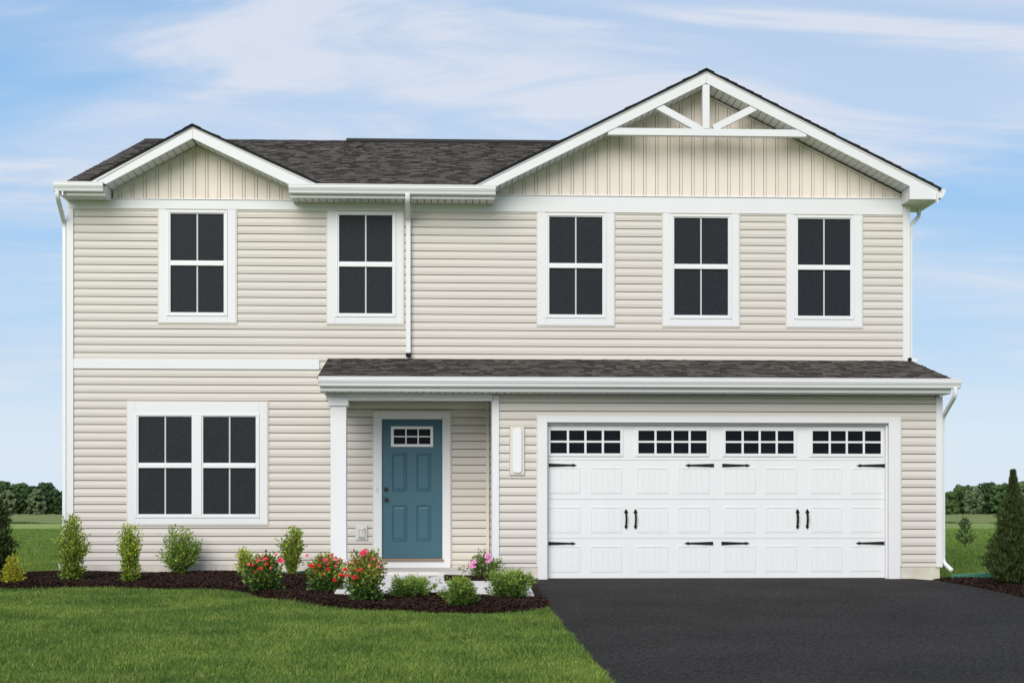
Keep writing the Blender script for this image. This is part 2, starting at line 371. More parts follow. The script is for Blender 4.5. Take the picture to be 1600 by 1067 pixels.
def grass_material():
    m = bpy.data.materials.new('lawn_blade'); m.use_nodes = True
    N = m.node_tree.nodes; L = m.node_tree.links; b = N['Principled BSDF']; b.inputs['Roughness'].default_value = .55; b.inputs['Specular IOR Level'].default_value = .25
    g = N.new('ShaderNodeNewGeometry'); tc = N.new('ShaderNodeTexCoord')
    r = N.new('ShaderNodeValToRGB'); L.new(g.outputs['Random Per Island'], r.inputs[0]); cr = r.color_ramp
    for p, c in ((.5,(.155,.285,.055)),): e = cr.elements.new(p); e.color = (*c,1)
    cr.elements[0].color = (.048,.11,.020,1); cr.elements[-1].color = (.33,.45,.10,1)
    e = cr.elements.new(.93); e.color = (.27,.40,.075,1)
    e = cr.elements.new(.97); e.color = (.56,.54,.28,1)
    n = N.new('ShaderNodeTexNoise'); n.inputs['Scale'].default_value = 1.1; n.inputs['Detail'].default_value = 7; n.inputs['Roughness'].default_value = .72; L.new(tc.outputs['Object'], n.inputs[0])
    r2 = N.new('ShaderNodeValToRGB'); L.new(n.outputs[0], r2.inputs[0]); r2.color_ramp.elements[0].position = .34; r2.color_ramp.elements[0].color = (.50,.60,.56,1); r2.color_ramp.elements[1].position = .66; r2.color_ramp.elements[1].color = (1.45,1.22,1.15,1)
    mx = N.new('ShaderNodeMix'); mx.data_type = 'RGBA'; mx.blend_type = 'MULTIPLY'; mx.inputs[0].default_value = 1; L.new(r.outputs[0], mx.inputs[6]); L.new(r2.outputs[0], mx.inputs[7])
    L.new(mx.outputs[2], b.inputs['Base Color'])
    t = N.new('ShaderNodeBsdfTranslucent'); L.new(mx.outputs[2], t.inputs[0]); ms = N.new('ShaderNodeMixShader'); ms.inputs[0].default_value = .35
    L.new(b.outputs[0], ms.inputs[1]); L.new(t.outputs[0], ms.inputs[2]); L.new(ms.outputs[0], N['Material Output'].inputs['Surface'])
    return m
n = 760000
y = -14.5 + (14.5-3.0)*rng.random(n)**1.0; x = rng.uniform(-8.5, 1.36, n)
half = (y+23.2)
keep = (x > -.298*half-.5)
xf = np.linspace(-9.5, 1.4, 400); yf = np.array([smooth_front(v) for v in xf])
fr = np.interp(x, xf, yf)
keep &= (y < fr + rng.normal(0,.015,n)) & (x < np.interp(-y,[2,4.6,11.6,24],[1.09,1.13,1.30,1.32]) + rng.normal(0,.012,n))
x, y = x[keep], y[keep]
z = np.where(y > -2, 0, .04*(y+2)) - .02
clump = .75+.5*np.sin(x*2.1+y*1.3)*np.sin(y*3.7-x)*.5
h = rng.uniform(.035,.085,len(x))*clump*np.where(rng.random(len(x)) < .04, 1.3, 1)
V1, F1 = blades(x, y, z, h, rng.uniform(.0022,.0042,len(x)), 'g', None)
# grass in view behind the beds, left and right of the house
def wedge(n, x0, x1, y0, y1, p=2.2):
    y = y0+(y1-y0)*rng.random(n)**p; return x0[0]+ (y-y0)*0, y
n2 = 110000
y = .4+60*rng.random(n2)**2; k = (y+23.2); x = -k*rng.uniform(.245,.31,n2)
ok = (y > .45) & (x < -5.85); xa, ya = x[ok], y[ok]
y = -2.0+64*rng.random(n2)**2; k = (y+23.2); x = k*rng.uniform(.31,.40,n2)
ok = (x > 7.35); xb, yb = x[ok], y[ok]
y = rng.uniform(-8.5,-4.3,26000); x = rng.uniform(7.22,9.4,26000); ok = (y < -5.15-.0*x+ rng.normal(0,.02,26000)) ; xc, yc = x[ok], y[ok]
x = np.concatenate([xa,xb,xc]); y = np.concatenate([ya,yb,yc]); z = np.where(y > -2, 0, .04*(y+2)) - .02
sc = np.clip((y+23.2)/24, .8, 2.6)
h = rng.uniform(.03,.08,len(x))*np.clip(sc,1,1.6); V2, F2 = blades(x, y, z, h, rng.uniform(.003,.006,len(x))*sc, 'g', None)
tag(npmesh('lawn_grass', np.concatenate([V1,V2]), np.concatenate([F1,F2+len(V1)]), grass_material()),
    'short green mown lawn grass in front of and beside the house', 'grass', kind='stuff')
# ragged strip of taller weeds where the mown field meets the crop
n3 = 16000; y = rng.normal(109, .8, n3); x = rng.uniform(-75, 75, n3)*1.0
h = rng.uniform(.08,.26,n3)*(.6+.5*np.sin(x*.7)*np.sin(x*.23)); V, F = blades(x, y, np.zeros(n3)-.02, np.abs(h), rng.uniform(.03,.09,n3), 'w', None)
tag(npmesh('field_weeds', V, F, M['leaf_pine']), 'dark ragged strip of weeds along the far edge of the mown field', 'weeds', kind='stuff')

# ================================================================== HOUSE
H = empty('two_storey_house', (0,0,0), label='cream sided two storey house with white trim, teal front door and white garage door', cat='house')
C = .1215
PROF = [(0,.0065),(.004,.0075),(.046,.0118),(.056,.0115),(.070,.0085),(.104,.0035),(.1108,.0028),(.1110,-.030),(.1215,-.030)]  # the deep notch at the top is invented, to darken each lap line
def profile(z0, z1):
    """outward offsets between z0 and z1 on the global course grid"""
    pts = []; k = math.floor(z0/C + 1e-6)
    while k*C < z1:
        for dz, o_ in PROF: pts.append((k*C+dz, o_))
        k += 1
    out = []
    for (za, oa), (zb, ob) in zip(pts, pts[1:]):
        if zb < z0 - 1e-9 or za > z1 + 1e-9: continue
        def at(z): return oa if zb-za < 1e-6 else oa+(ob-oa)*(z-za)/(zb-za)
        a_, b_ = max(za, z0), min(zb, z1)
        if not out: out.append((a_, at(a_)))
        out.append((b_, ob if zb-za < 1e-6 else at(b_)))
    return out
def siding(b, u0, u1, z0, z1, fn):
    pr = profile(z0, z1)
    for (za, oa), (zb, ob) in zip(pr, pr[1:]):
        if abs(za-zb) < 1e-7 and abs(oa-ob) < 1e-7: continue
        b.quad(fn(u0,oa,za), fn(u1,oa,za), fn(u1,ob,zb), fn(u0,ob,zb))
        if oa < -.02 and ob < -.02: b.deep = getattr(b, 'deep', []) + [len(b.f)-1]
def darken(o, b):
    o.data.materials.append(M['lap_shade'])  # paints the shade into the notch faces of the siding
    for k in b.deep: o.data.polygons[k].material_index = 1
def rects(u0, u1, z0, z1, holes):
    """split a wall rectangle around rectangular openings"""
    us = sorted({u0,u1,*[h[i] for h in holes for i in (0,1) if u0 < h[i] < u1]}); out = []
    for a, c in zip(us, us[1:]):
        spans = sorted((h[2],h[3]) for h in holes if h[0] < (a+c)/2 < h[1]); z = z0
        for s0, s1 in spans:
            if s0 > z: out.append((a,c,z,s0))
            z = max(z, s1)
        if z < z1: out.append((a,c,z,z1))
    return out
FRONT = lambda Y: (lambda u, o_, z: (u, Y-o_, z))
FR = 5.583        # underside of the frieze
WIN = [(-4.396,-3.233,3.855), (-1.841,-.687,3.85), (1.379,2.557,3.845), (3.321,4.497,3.84), (5.247,6.422,3.838)]
GLS = [(-4.222,-3.417), (-1.665,-.853), (1.557,2.378), (3.49,4.328), (5.418,6.241)]
WL, WR = -5.70, 7.10      # main wall siding ends
b = MB()
for r in rects(WL, WR, 3.30, FR, [(a,c,z,9) for a, c, z in WIN]): siding(b, *r, FRONT(0))
for r in rects(WL, .63, .17, 3.15, [(-4.869,-2.757,.784,2.646), (-1.137,.039,-.1,2.511)]): siding(b, *r, FRONT(0))
siding(b, -1.97, WR, 3.15, 3.30, FRONT(0))
b.box(WL,WR,.034,.15,.1,5.9)
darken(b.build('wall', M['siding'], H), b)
# side and back walls
b = MB()
def SIDE(X, s): return lambda u, o_, z: (X+s*o_, u, z)
siding(b, .1, 11.3, .17, 5.75, SIDE(-5.75,-1)); siding(b, .1, 11.3, .17, 5.75, SIDE(7.15,1)); siding(b, WL, WR, .17, 5.75, lambda u,o_,z: (u, 11.4+o_, z))
for X in (-5.749, 7.149):
    s = -1 if X < 0 else 1
    b.prism([(0,5.75),(11.4,5.75),(5.65,7.80)], X-.05*s, X, 'x')
b.box(-5.71,7.11,.16,11.36,.05,5.75)
b.build('wall', M['siding'], H)
# garage front and flank
b = MB()
for r in rects(.73, 7.11, .18, 2.66, [(1.29,6.572,-.1,2.353),(.885,1.104,1.50,2.205)]): siding(b, *r, FRONT(-1.5))
siding(b, -1.5, 0, .12, 2.66, SIDE(.65,-1)); siding(b, -1.5, 0, .18, 3.0, SIDE(7.17,1))
b.box(.69,1.29,-1.466,-1.30,.1,2.66); b.box(6.572,7.12,-1.466,-1.30,.1,2.66); b.box(1.29,6.572,-1.466,-1.30,2.353,2.66)
b.prism([(-1.49,2.66),(-.01,2.66),(-.01,3.2)], 7.13, 7.165, 'x')
b.prism([(-1.85,2.70),(-.01,2.70),(-.01,3.2)], -1.80, -1.76, 'x')
b.box(.70,7.10,-1.455,-1.31,2.55,2.85); b.box(.686,.72,-1.3,0,.1,2.66); b.box(7.08,7.13,-1.3,0,.1,2.66)  # first box is unseen, added behind the wall top to block a light gap
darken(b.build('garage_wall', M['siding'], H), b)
# wide-lap blank course above the garage door comes from the siding grid; J-channels round the openings
def ring(b, x0, x1, z0, z1, t, ya, yb, top=True):
    b.box(x0-t,x0,ya,yb,z0-t,z1+(t if top else 0)); b.box(x1,x1+t,ya,yb,z0-t,z1+(t if top else 0)); b.box(x0,x1,ya,yb,z0-t,z0)
    if top: b.box(x0,x1,ya,yb,z1,z1+t)
b = MB()
for a, c, z in WIN: ring(b, a, c, z, FR, .018, -.024, -.0, top=False)
ring(b, -4.869,-2.757,.784,2.646,.018,-.024,0)
for a, c in ((-1.137-.018,-1.137),(.039,.057)): b.box(a,c,-.024,0,.17,2.529)
b.box(-1.137,.039,-.024,0,2.511,2.529)
b.box(1.272,1.29,-1.524,-1.5,.18,2.371); b.box(6.572,6.59,-1.524,-1.5,.18,2.371); b.box(1.29,6.572,-1.524,-1.5,2.353,2.371)
b.box(.585,.633,-.05,-.0,.12,2.66)                                   # inside corner post of the porch
b.box(WL,WR,-.02,0,FR-.022,FR-.001)
b.build('siding_channel', M['channel'], H)
# foundation
b = MB(); b.box(-5.70,-1.7,-.008,.2,-.3,.18); b.box(-5.74,-5.70,-.008,11.3,-.3,.18); b.box(.635,1.29,-1.50,-1.3,-.3,.19); b.box(6.572,7.12,-1.50,-1.3,-.3,.19); b.box(7.12,7.16,-1.5,11.3,-.3,.19); b.box(.04,.635,.0,.2,-.3,.175); b.box(-5.7,7.12,11.3,11.39,-.3,.18); b.box(.645,.66,-1.3,0,-.3,.12)
b.build('foundation', M['foundation'], H)
# trim boards
boxpart('frieze_board', M['trim'], H, (-5.78,.60,-.035,-.001,FR,5.725))
boxpart('frieze_board', M['trim'], H, (.601,7.066,-.035,-.001,FR,5.83))
boxpart('frieze_cap', M['trim_b'], H, (-5.1,-2.39,-.05,-.001,5.726,5.74), (.70,7.04,-.05,-.001,5.831,5.848))
boxpart('corner_board', M['trim'], H, (-5.79,-5.685,-.03,-.002,.10,FR-.002), (-5.79,-5.755,-.002,.09,.10,5.70))
boxpart('corner_board', M['trim'], H, (7.07,7.18,-.03,-.002,3.2,5.84), (7.155,7.18,-.002,.09,3.2,5.7))
boxpart('corner_board', M['trim'], H, (.640,.735,-1.53,-1.502,.10,2.655), (.628,.640,-1.53,-1.42,.10,2.655))
boxpart('corner_board', M['trim'], H, (7.10,7.195,-1.53,-1.502,.17,2.655), (7.172,7.195,-1.502,-1.41,.17,2.655))
boxpart('band_board', M['trim'], H, (-5.684,-1.965,-.03,-.002,3.15,3.298))

# ---- windows
def window(x0, x1, z0, z1, gl, g0, g1, head):
    """frame mesh with glass and muntin children; gl = list of glass x-ranges, one window surround"""
    b = MB(); yF = -.032
    fx0, fx1 = gl[0][0]-.055, gl[-1][1]+.055; fz0, fz1 = g0-.055, g1+.045
    b.box(x0,fx0,yF,-.001,z0,z1); b.box(fx1,x1,yF,-.001,z0,z1); b.box(fx0,fx1,yF,-.001,z0,fz0)
    if head: b.box(fx0,fx1,yF,-.001,fz1,z1)
    b.build_name = None
    # inner vinyl frame, 12 mm proud of the casing
    yI = -.044
    fm = MB(); gm = MB(); mms = []; sm = MB()
    hi = fz1 if head else min(fz1, z1)
    fm.box(fx0,gl[0][0]-.022,yI,-.0012,fz0,hi); fm.box(gl[-1][1]+.022,fx1,yI,-.0012,fz0,hi)
    fm.box(gl[0][0]-.022,gl[-1][1]+.022,yI,-.0012,fz0,g0-.018); fm.box(gl[0][0]-.022,gl[-1][1]+.022,yI,-.0012,g1+.015,hi)
    for (a, c), (a2, c2) in zip(gl, gl[1:]): fm.box(c+.022,a2-.022,yI-.003,-.0012,g0-.0175,g1+.0145)
    mid = (g0+g1)/2; mw = .039
    for a, c in gl:
        # sashes: upper sits behind the lower
        sm.box(a-.0215,a,-.034,-.0014,g0-.0175,g1+.0145); sm.box(c,c+.0215,-.034,-.0014,g0-.0175,g1+.0145)
        sm.box(a,c,-.034,-.0014,g0-.0175,g0); sm.box(a,c,-.030,-.0014,g1,g1+.0145)
        sm.box(a,c,-.040,-.0014,mid-mw,mid+.012); sm.box(a,c,-.026,-.0014,mid+.012,mid+mw)
        cx = (a+c)/2; mm = MB(); mms.append(mm)
        gm.quad((a,-.010,g0),(c,-.010,g0),(c,-.010,mid-mw),(a,-.010,mid-mw)); gm.quad((a,-.008,mid+mw),(c,-.008,mid+mw),(c,-.008,g1),(a,-.008,g1))
        mm.box(cx-.0105,cx+.0105,-.016,-.0102,g0,mid-mw); mm.box(cx-.0105,cx+.0105,-.014,-.0082,mid+mw,g1)
    o = b.build('window', M['trim'], H, bevel=.004)
    fm.build('window_frame', M['trim_b'], o, bevel=.004); sm.build('sash', M['trim_b'], o, bevel=.003)
    gm.build('window_pane', M['screen'], o); [q.build('muntin', M['muntin'], o) for q in mms]
    return o
for (x0,x1,z0), gl in zip(WIN, GLS): window(x0,x1,z0,FR-.001,[gl],4.012,5.514,False)
window(-4.869,-2.757,.784,2.646,[(-4.705,-3.902),(-3.728,-2.932)],.941,2.424,True)

# ---- gable cladding
def cladding(x0, x1, z0, top, first):
    """vertical batten cladding under a peaked top line"""
    b = MB(); bk = MB()
    xs_ = np.linspace(x0, x1, 60)
    pk = max(xs_, key=top); poly = [(x0,z0),(x1,z0),(x1,max(z0+.001,top(x1))),(pk,top(pk)),(x0,max(z0+.001,top(x0)))]
    bk.prism(poly, -.002, .02); bk.build('gable_backing', M['backing'], H)
    def strip(a, c, y):
        a = max(a, x0); c = min(c, x1)
        if c-a < .004: return
        cuts = [a] + ([pk] if a < pk < c else []) + [c]
        for p, q in zip(cuts, cuts[1:]):
            tp, tq = top(p), top(q)
            if tp < z0+.004 and tq < z0+.004: continue
            b.prism([(p,z0),(q,z0),(q,max(z0+.002,tq)),(p,max(z0+.002,tp))], y, -.003)
    x = first
    while x < x1+.2:
        strip(x-.0165, x+.0165, -.022); strip(x+.0235, x+.1635, -.015); x += .187
    return b.build('gable_cladding', M['cladding'], H, bevel=0)
def lt(x): return 6.545 - (.5375*(-3.817-x) if x < -3.817 else .457*(x+3.817))
def rt(x): return 7.462 - (.492*(3.90-x) if x < 3.90 else .495*(x-3.90))
cladding(-5.09, -2.38, 5.740, lambda x: lt(x), -5.172)
cladding(.70, 7.03, 5.848, lambda x: rt(x), .605)
b = MB()           # beige channel under the rake soffit
def strip_along(b, xa, xb, fn, t, y0, y1, seg=2):
    b.hexa([(xa,y0,fn(xa)-t),(xb,y0,fn(xb)-t),(xb,y1,fn(xb)-t),(xa,y1,fn(xa)-t),(xa,y0,fn(xa)),(xb,y0,fn(xb)),(xb,y1,fn(xb)),(xa,y1,fn(xa))])
strip_along(b, -5.09,-3.817,lt,.035,-.035,-.001); strip_along(b,-3.817,-2.38,lt,.035,-.035,-.001)
b.build('gable_channel', M['channel'], H); b = MB()
strip_along(b, .70,3.90,rt,.035,-.035,-.001); strip_along(b,3.90,7.03,rt,.035,-.035,-.001)
b.build('gable_channel', M['channel'], H)

# ---- roofs
def shingles(b, org, u, v, W, Lg, skip=None):
    """laminated shingle tabs on the plane org + s*u + t*v, u along the eave, v up the slope"""
    org, u, v = Vector(org), Vector(u).normalized(), Vector(v).normalized(); nrm = u.cross(v)
    if nrm.z < 0: nrm = -nrm
    e = .14; r = 0
    while r*e < Lg:
        t0 = r*e; t1 = min(Lg, t0+e+.01); s = -random.uniform(0,.25)
        while s < W:
            wd = random.choice((.07,.10,.12,.16,.21)); a, c = max(0,s), min(W, s+wd-.004); s += wd
            if c-a < .01: continue
            h_ = random.choice((.004,.005,.011,.014))
            if skip and skip(a, c, t0): continue
            p = lambda q, t, h: tuple(org+u*q+v*t+nrm*h)
            A, B, C_, D_ = p(a,t0-.0,h_), p(c,t0,h_), p(c,t1,.003), p(a,t1,.003)
            i = len(b.v); b.v += [A,B,C_,D_,p(a,t0,0),p(c,t0,0)]
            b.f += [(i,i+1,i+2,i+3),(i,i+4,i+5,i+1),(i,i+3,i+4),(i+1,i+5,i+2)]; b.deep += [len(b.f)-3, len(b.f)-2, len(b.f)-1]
        r += 1
def butt_shade(o, b):
    o.data.materials.append(M['cut'])  # butt and side faces coloured dark in place of the tab shadows
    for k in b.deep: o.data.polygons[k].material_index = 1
SL = .3535; cs = math.hypot(1,SL)
def slab(b, org, u, v, W, Lg, th=.03):
    org, u, v = Vector(org), Vector(u).normalized(), Vector(v).normalized(); nrm = u.cross(v)
    if nrm.z < 0: nrm = -nrm
    P_ = [org+nrm*-.001, org+u*W+nrm*-.001, org+u*W+v*Lg+nrm*-.001, org+v*Lg+nrm*-.001]
    b.hexa([tuple(q-nrm*th) for q in P_]+[tuple(q) for q in P_])
RX0, RX1 = -5.73, 7.46; EY, EZ = -.53, 5.845; RY = 5.65; RZ = EZ+SL*(RY-EY); Lm = (RY-EY)*cs
sh = MB(); dk = MB()
LC = (0.02-EY)*cs                                                     # the eave strip stops at both front gables
def no_eave(a, c, t): return t < LC-.03 and any(a+RX0 < q1 and c+RX0 > q0 for q0, q1 in ((-5.11,-2.36),(.70,RX1+1)))
shingles(sh, (RX0,EY,EZ),(1,0,0),(0,1,SL),RX1-RX0,Lm, no_eave)
for q0, q1 in ((RX0,-5.11),(-2.36,.70)): slab(dk,(q0,EY,EZ),(1,0,0),(0,1,SL),q1-q0,LC)
slab(dk,(RX0,.02,EZ+SL*(.02-EY)),(1,0,0),(0,1,SL),RX1-RX0,Lm-LC)
shingles(sh, (RX0,2*RY-EY,EZ),(1,0,0),(0,-1,SL),RX1-RX0,Lm); slab(dk,(RX0,2*RY-EY,EZ),(1,0,0),(0,-1,SL),RX1-RX0,Lm)
ro = sh.build('roof', M['shingle'], H); butt_shade(ro, sh); dk.build('roof_deck', M['deck'], ro)
boxpart('ridge_vent', M['dark'], ro, (-1.93,2.9,RY-.12,RY+.12,RZ-.02,RZ+.035), bevel=.01)
b = MB()
for k in range(int((RX1-RX0)/.25)):
    x = RX0+k*.25; hh = random.uniform(.008,.016)
    for s in (-1,1): b.quad((x,RY,RZ+hh+.006),(x+.247,RY,RZ+.018),(x+.247,RY+s*.15,RZ+.012-.15*SL),(x,RY+s*.15,RZ+hh-.15*SL))
b.build('ridge_cap', M['shingle'], ro)
def gable_roof(px_, pz, l, r, depth):
    sh = MB(); dk = MB()
    for (ex, ez) in (l, r):
        v = Vector((px_-ex,0,pz-ez)); Lg = v.length
        shingles(sh,(ex,-.503,ez+.000),(0,1,0),v,depth,Lg); slab(dk,(ex,-.503,ez+.000),(0,1,0),v,depth,Lg)
    for k in range(int(depth/.25)):
        y_ = -.503+k*.25
        for (ex, ez) in (l, r):
            t = Vector((ex-px_,0,ez-pz)).normalized()*.14
            sh.quad((px_,y_,pz+.012),(px_,y_+.247,pz+.010),(px_+t.x,y_+.247,pz+t.z+.012),(px_+t.x,y_,pz+t.z+.014))
    o = sh.build('roof', M['shingle'], H); butt_shade(o, sh); dk.build('roof_deck', M['deck'], o); return o
gable_roof(-3.817, 6.757, (-5.43,5.868), (-1.87,5.880), 2.6)
gable_roof(3.911, 7.682, (.30,5.870), (7.52,5.905), 5.3)
# lower roof over porch and garage
LS = .232; LX0, LX1 = -1.83, 7.20; ly = -1.98; lz = 2.862
sh = MB(); dk = MB(); Lg = 1.97*math.hypot(1,LS)
shingles(sh,(LX0,ly,lz),(1,0,0),(0,1,LS),LX1-LX0,Lg); slab(dk,(LX0,ly,lz),(1,0,0),(0,1,LS),LX1-LX0,Lg)
lr = sh.build('roof', M['shingle'], H); butt_shade(lr, sh); dk.build('roof_deck', M['deck'], lr)
# white drip edges along the two ends
b = MB()
for x, tz in ((LX0+.02,-.034), (LX1+.002,.002)): b.hexa([(x,ly+.1,lz-.10),(x+.02,ly+.1,lz-.10),(x+.02,0,lz-.10+1.98*LS),(x,0,lz-.10+1.98*LS),(x,ly+.0,lz+tz),(x+.02,ly+.0,lz+tz),(x+.02,0,lz+tz+1.98*LS),(x,0,lz+tz+1.98*LS)]); b.build('rake_board', M['trim_b'], H); b = MB()
# main roof end rakes
b = MB()
for x in (RX0-.002, RX1-.02):
    for s in (1,-1):
        y0 = EY if s > 0 else 2*RY-EY
        b.prism([(y0,EZ-.17),(y0,EZ-.02),(RY,RZ-.02),(RY,RZ-.17)], x, x+.02, 'x')
    b.build('rake_board', M['trim_b'], H); b = MB()
boxpart('fascia', M['trim_b'], H, (RX0,RX1,2*RY-EY-.05,2*RY-EY,EZ-.17,EZ-.03))

# ---- gable rake boards
def rake(poly, drip):
    b = MB(); b.prism(poly, -.475, -.45); 
    for (xa, za, xb, zb) in drip:
        b.hexa([(xa,-.490,za-.045),(xb,-.490,zb-.045),(xb,-.4755,zb-.045),(xa,-.4755,za-.045),(xa,-.490,za),(xb,-.490,zb),(xb,-.4755,zb),(xa,-.4755,za)])
    return b.build('rake_board', M['trim'], H, bevel=.003)
rake([(-5.39,5.848),(-5.11,5.848),(-3.817,6.550),(-3.817,6.753)], [(-5.385,5.855,-3.817,6.754)])
rake([(-3.815,6.753),(-3.815,6.550),(-2.35,5.862),(-1.92,5.862),(-1.895,5.874)], [(-3.816,6.754,-1.90,5.876)])
rake([(.337,5.862),(.70,5.862),(3.911,7.469),(3.911,7.675)], [(.345,5.878,3.911,7.676)])
rake([(3.913,7.675),(3.913,7.469),(7.038,5.933),(7.038,5.738),(7.47,5.738),(7.47,5.915)], [(3.912,7.676,7.47,5.916)])
# rake soffits: planks running back to the wall
def rake_soffit(x0, x1, fn, off, y0=-.45, y1=-.001):
    b = MB(); n = max(1, int(abs(x1-x0)/.092)); d_ = (x1-x0)/n
    for k in range(n):
        a, c = x0+d_*k, x0+d_*(k+1)-.011*(1 if d_ > 0 else -1)
        b.hexa([(a,y0,fn(a)+off),(c,y0,fn(c)+off),(c,y1,fn(c)+off),(a,y1,fn(a)+off),(a,y0,fn(a)+off+.012),(c,y0,fn(c)+off+.012),(c,y1,fn(c)+off+.012),(a,y1,fn(a)+off+.012)])
    o_ = b.build('soffit', M['soffit'], H); b = MB()
    b.hexa([(x0,y0,fn(x0)+off+.014),(x1,y0,fn(x1)+off+.014),(x1,y1,fn(x1)+off+.014),(x0,y1,fn(x0)+off+.014),(x0,y0,fn(x0)+off+.03),(x1,y0,fn(x1)+off+.03),(x1,y1,fn(x1)+off+.03),(x0,y1,fn(x0)+off+.03)])
    b.build('soffit_backing', M['backing'], o_)
rake_soffit(-5.10,-3.82,lambda x: 6.550-.5430*(-3.817-x), .006); rake_soffit(-3.81,-2.37,lambda x: 6.550-.4696*(x+3.817), .006)
rake_soffit(.70,3.905,lambda x: 7.469-.5005*(3.911-x), .006); rake_soffit(3.917,7.036,lambda x: 7.469-.4915*(x-3.911), .006)
# gable truss ornament
b = MB(); ty0, ty1 = -.462, -.372
b.box(2.42,5.45,ty0,ty1,6.675,6.782)
for k in range(0): pass
tr = b.build('gable_truss', M['trim'], H, bevel=.004)
b = MB(); b.box(3.858,3.966,-.466,-.376,6.783,7.455); b.build('king_post', M['trim'], tr, bevel=.004)
def brace(xa, za, xb, zb, wd):
    d_ = Vector((xb-xa, zb-za)).normalized(); n_ = Vector((-d_.y, d_.x))*wd/2; a = Vector((xa,za)); c = Vector((xb,zb))
    b = MB(); b.prism([tuple(a-n_),tuple(c-n_),tuple(c+n_),tuple(a+n_)], -.458, -.370); b.build('brace', M['trim'], tr, bevel=.004)
brace(3.17,7.125,3.80,6.79,.105); brace(4.67,7.12,4.03,6.79,.105)
brace(3.80,6.79,3.86,6.76,.08); 

# ---- eave boxes, gutters, soffits
def plank_soffit(x0, x1, y0, y1, z, dots=False, step=.10):
    b = MB(); n = max(1, round((x1-x0)/step)); d_ = (x1-x0)/n
    for k in range(n): b.box(x0+d_*k, x0+d_*(k+1)-.012, y0, y1, z, z+.012)
    o = b.build('soffit', M['soffit'], H)
    b = MB(); b.box(x0,x1,y0,y1,z+.0125,z+.02); b.build('soffit_backing', M['backing'], o)
    if dots:
        b = MB()
        for k in range(n): b.box(x0+d_*(k+.12), x0+d_*(k+.80), y1-.055, y1-.025, z-.0015, z+.001)
        b.build('soffit_vent', M['clear'], o)
GP = [(0,0),(-.075,0),(-.085,.012),(-.092,.040),(-.108,.062),(-.112,.078),(-.120,.082),(-.121,.118),(-.127,.122),(-.127,.136),(-.116,.136),(-.116,.126),(-.104,.085),(-.080,.010),(-.004,.010),(-.004,.130),(0,.130)]
def gutter(x0, x1, y, z, sc=1.0, caps=True):
    b = MB(); P_ = [(y+a*sc, z+c*sc) for a, c in GP]; n = len(P_); i = len(b.v)
    b.v += [(x0,a,c) for a, c in P_]+[(x1,a,c) for a, c in P_]
    for k in range(n): b.f.append((i+k, i+(k+1) % n, i+n+(k+1) % n, i+n+k))
    out = [(y+a*sc, z+c*sc) for a, c in GP[:10]] + [(y, z+.132*sc)]
    if caps: b.prism(out, x0-.003, x0+.001, 'x'); b.prism(out, x1-.001, x1+.003, 'x')
    return b.build('gutter', M['trim_b'], H)
# left box
boxpart('fascia', M['trim_b'], H, (-5.75,-5.11,-.453,-.43,5.69,5.835), (-5.135,-5.11,-.43,-.036,5.69,5.87), bevel=.002)
boxpart('fascia', M['trim_b'], H, (-5.78,-5.752,-.453,.15,5.69,5.835), bevel=.002)
plank_soffit(-5.78,-5.112,-.43,-.036,5.694,True,.075)
gutter(-5.845,-5.125,-.4535,5.735)
# middle
boxpart('fascia', M['trim_b'], H, (-2.36,.70,-.453,-.43,5.685,5.84), (-2.36,-2.335,-.43,-.036,5.685,5.87), (.675,.70,-.43,-.036,5.685,5.87), bevel=.002)
plank_soffit(-2.36,.70,-.43,-.036,5.690,True,.105)
gutter(-2.375,.712,-.4535,5.735)
# right box
boxpart('fascia', M['trim_b'], H, (7.038,7.062,-.45,-.036,5.738,5.98), (7.445,7.47,-.45,.55,5.738,5.90), bevel=.002)
boxpart('soffit', M['soffit'], H, (7.062,7.445,-.45,-.037,5.742,5.76), (7.181,7.445,-.037,.55,5.742,5.76), bevel=0)
b = MB()
P_ = [(7.471-a, 5.765+c) for a, c in GP]; n_ = len(P_)
b.v += [(a,-.45,c) for a, c in P_]+[(a,.60,c) for a, c in P_]
for k in range(n_): b.f.append((k,(k+1) % n_, n_+(k+1) % n_, n_+k))
b.prism([(7.471-a,5.765+c) for a, c in GP[:10]]+[(7.471,5.897)], -.453, -.449)
b.build('gutter', M['trim_b'], H)
# lower roof
boxpart('fascia', M['trim_b'], H, (-1.80,7.20,-1.88,-1.855,2.675,2.835), (-1.80,-1.778,-1.855,-1.5,2.665,2.835), (7.178,7.20,-1.855,-1.5,2.665,2.835), bevel=.002)
plank_soffit(-1.80,7.178,-1.855,-1.50,2.668,True,.105)
gutter(-1.815,7.31,-1.8805,2.735)
boxpart('soffit', M['soffit'], H, (-1.78,.62,-1.40,-.03,2.665,2.68), bevel=0)

# ---- downspouts
def spout(pts, r=.043):
    P2 = []
    P3 = [Vector(p) for p in pts]; P2.append(P3[0])
    for a, q, c in zip(P3, P3[1:], P3[2:]):
        d1 = min(.07, (a-q).length*.4); d2 = min(.07, (c-q).length*.4); s = q+(a-q).normalized()*d1; e = q+(c-q).normalized()*d2
        for k in range(5):
            t = k/4; P2.append(s*(1-t)**2+q*2*t*(1-t)+e*t*t)
    P2.append(P3[-1])
    b = MB(); b.tube(P2, r*1.2, 4); o = b.build('downspout', M['trim_b'], H, bevel=.012); return o
spout([(-.605,-.515,5.75),(-.605,-.50,5.66),(-.605,-.055,5.44),(-.605,-.055,3.40)])
b = MB(); b.box(-.645,-.565,-.13,-.035,3.345,3.40); b.build('downspout_outlet', M['black'], H, bevel=.01)
spout([(-5.80,-.51,5.76),(-5.805,-.50,5.66),(-5.835,.04,5.36),(-5.835,.04,.12)], .035)
spout([(7.40,.25,5.75),(7.40,.22,5.62),(7.215,.06,5.44),(7.215,.06,3.30)], .033)
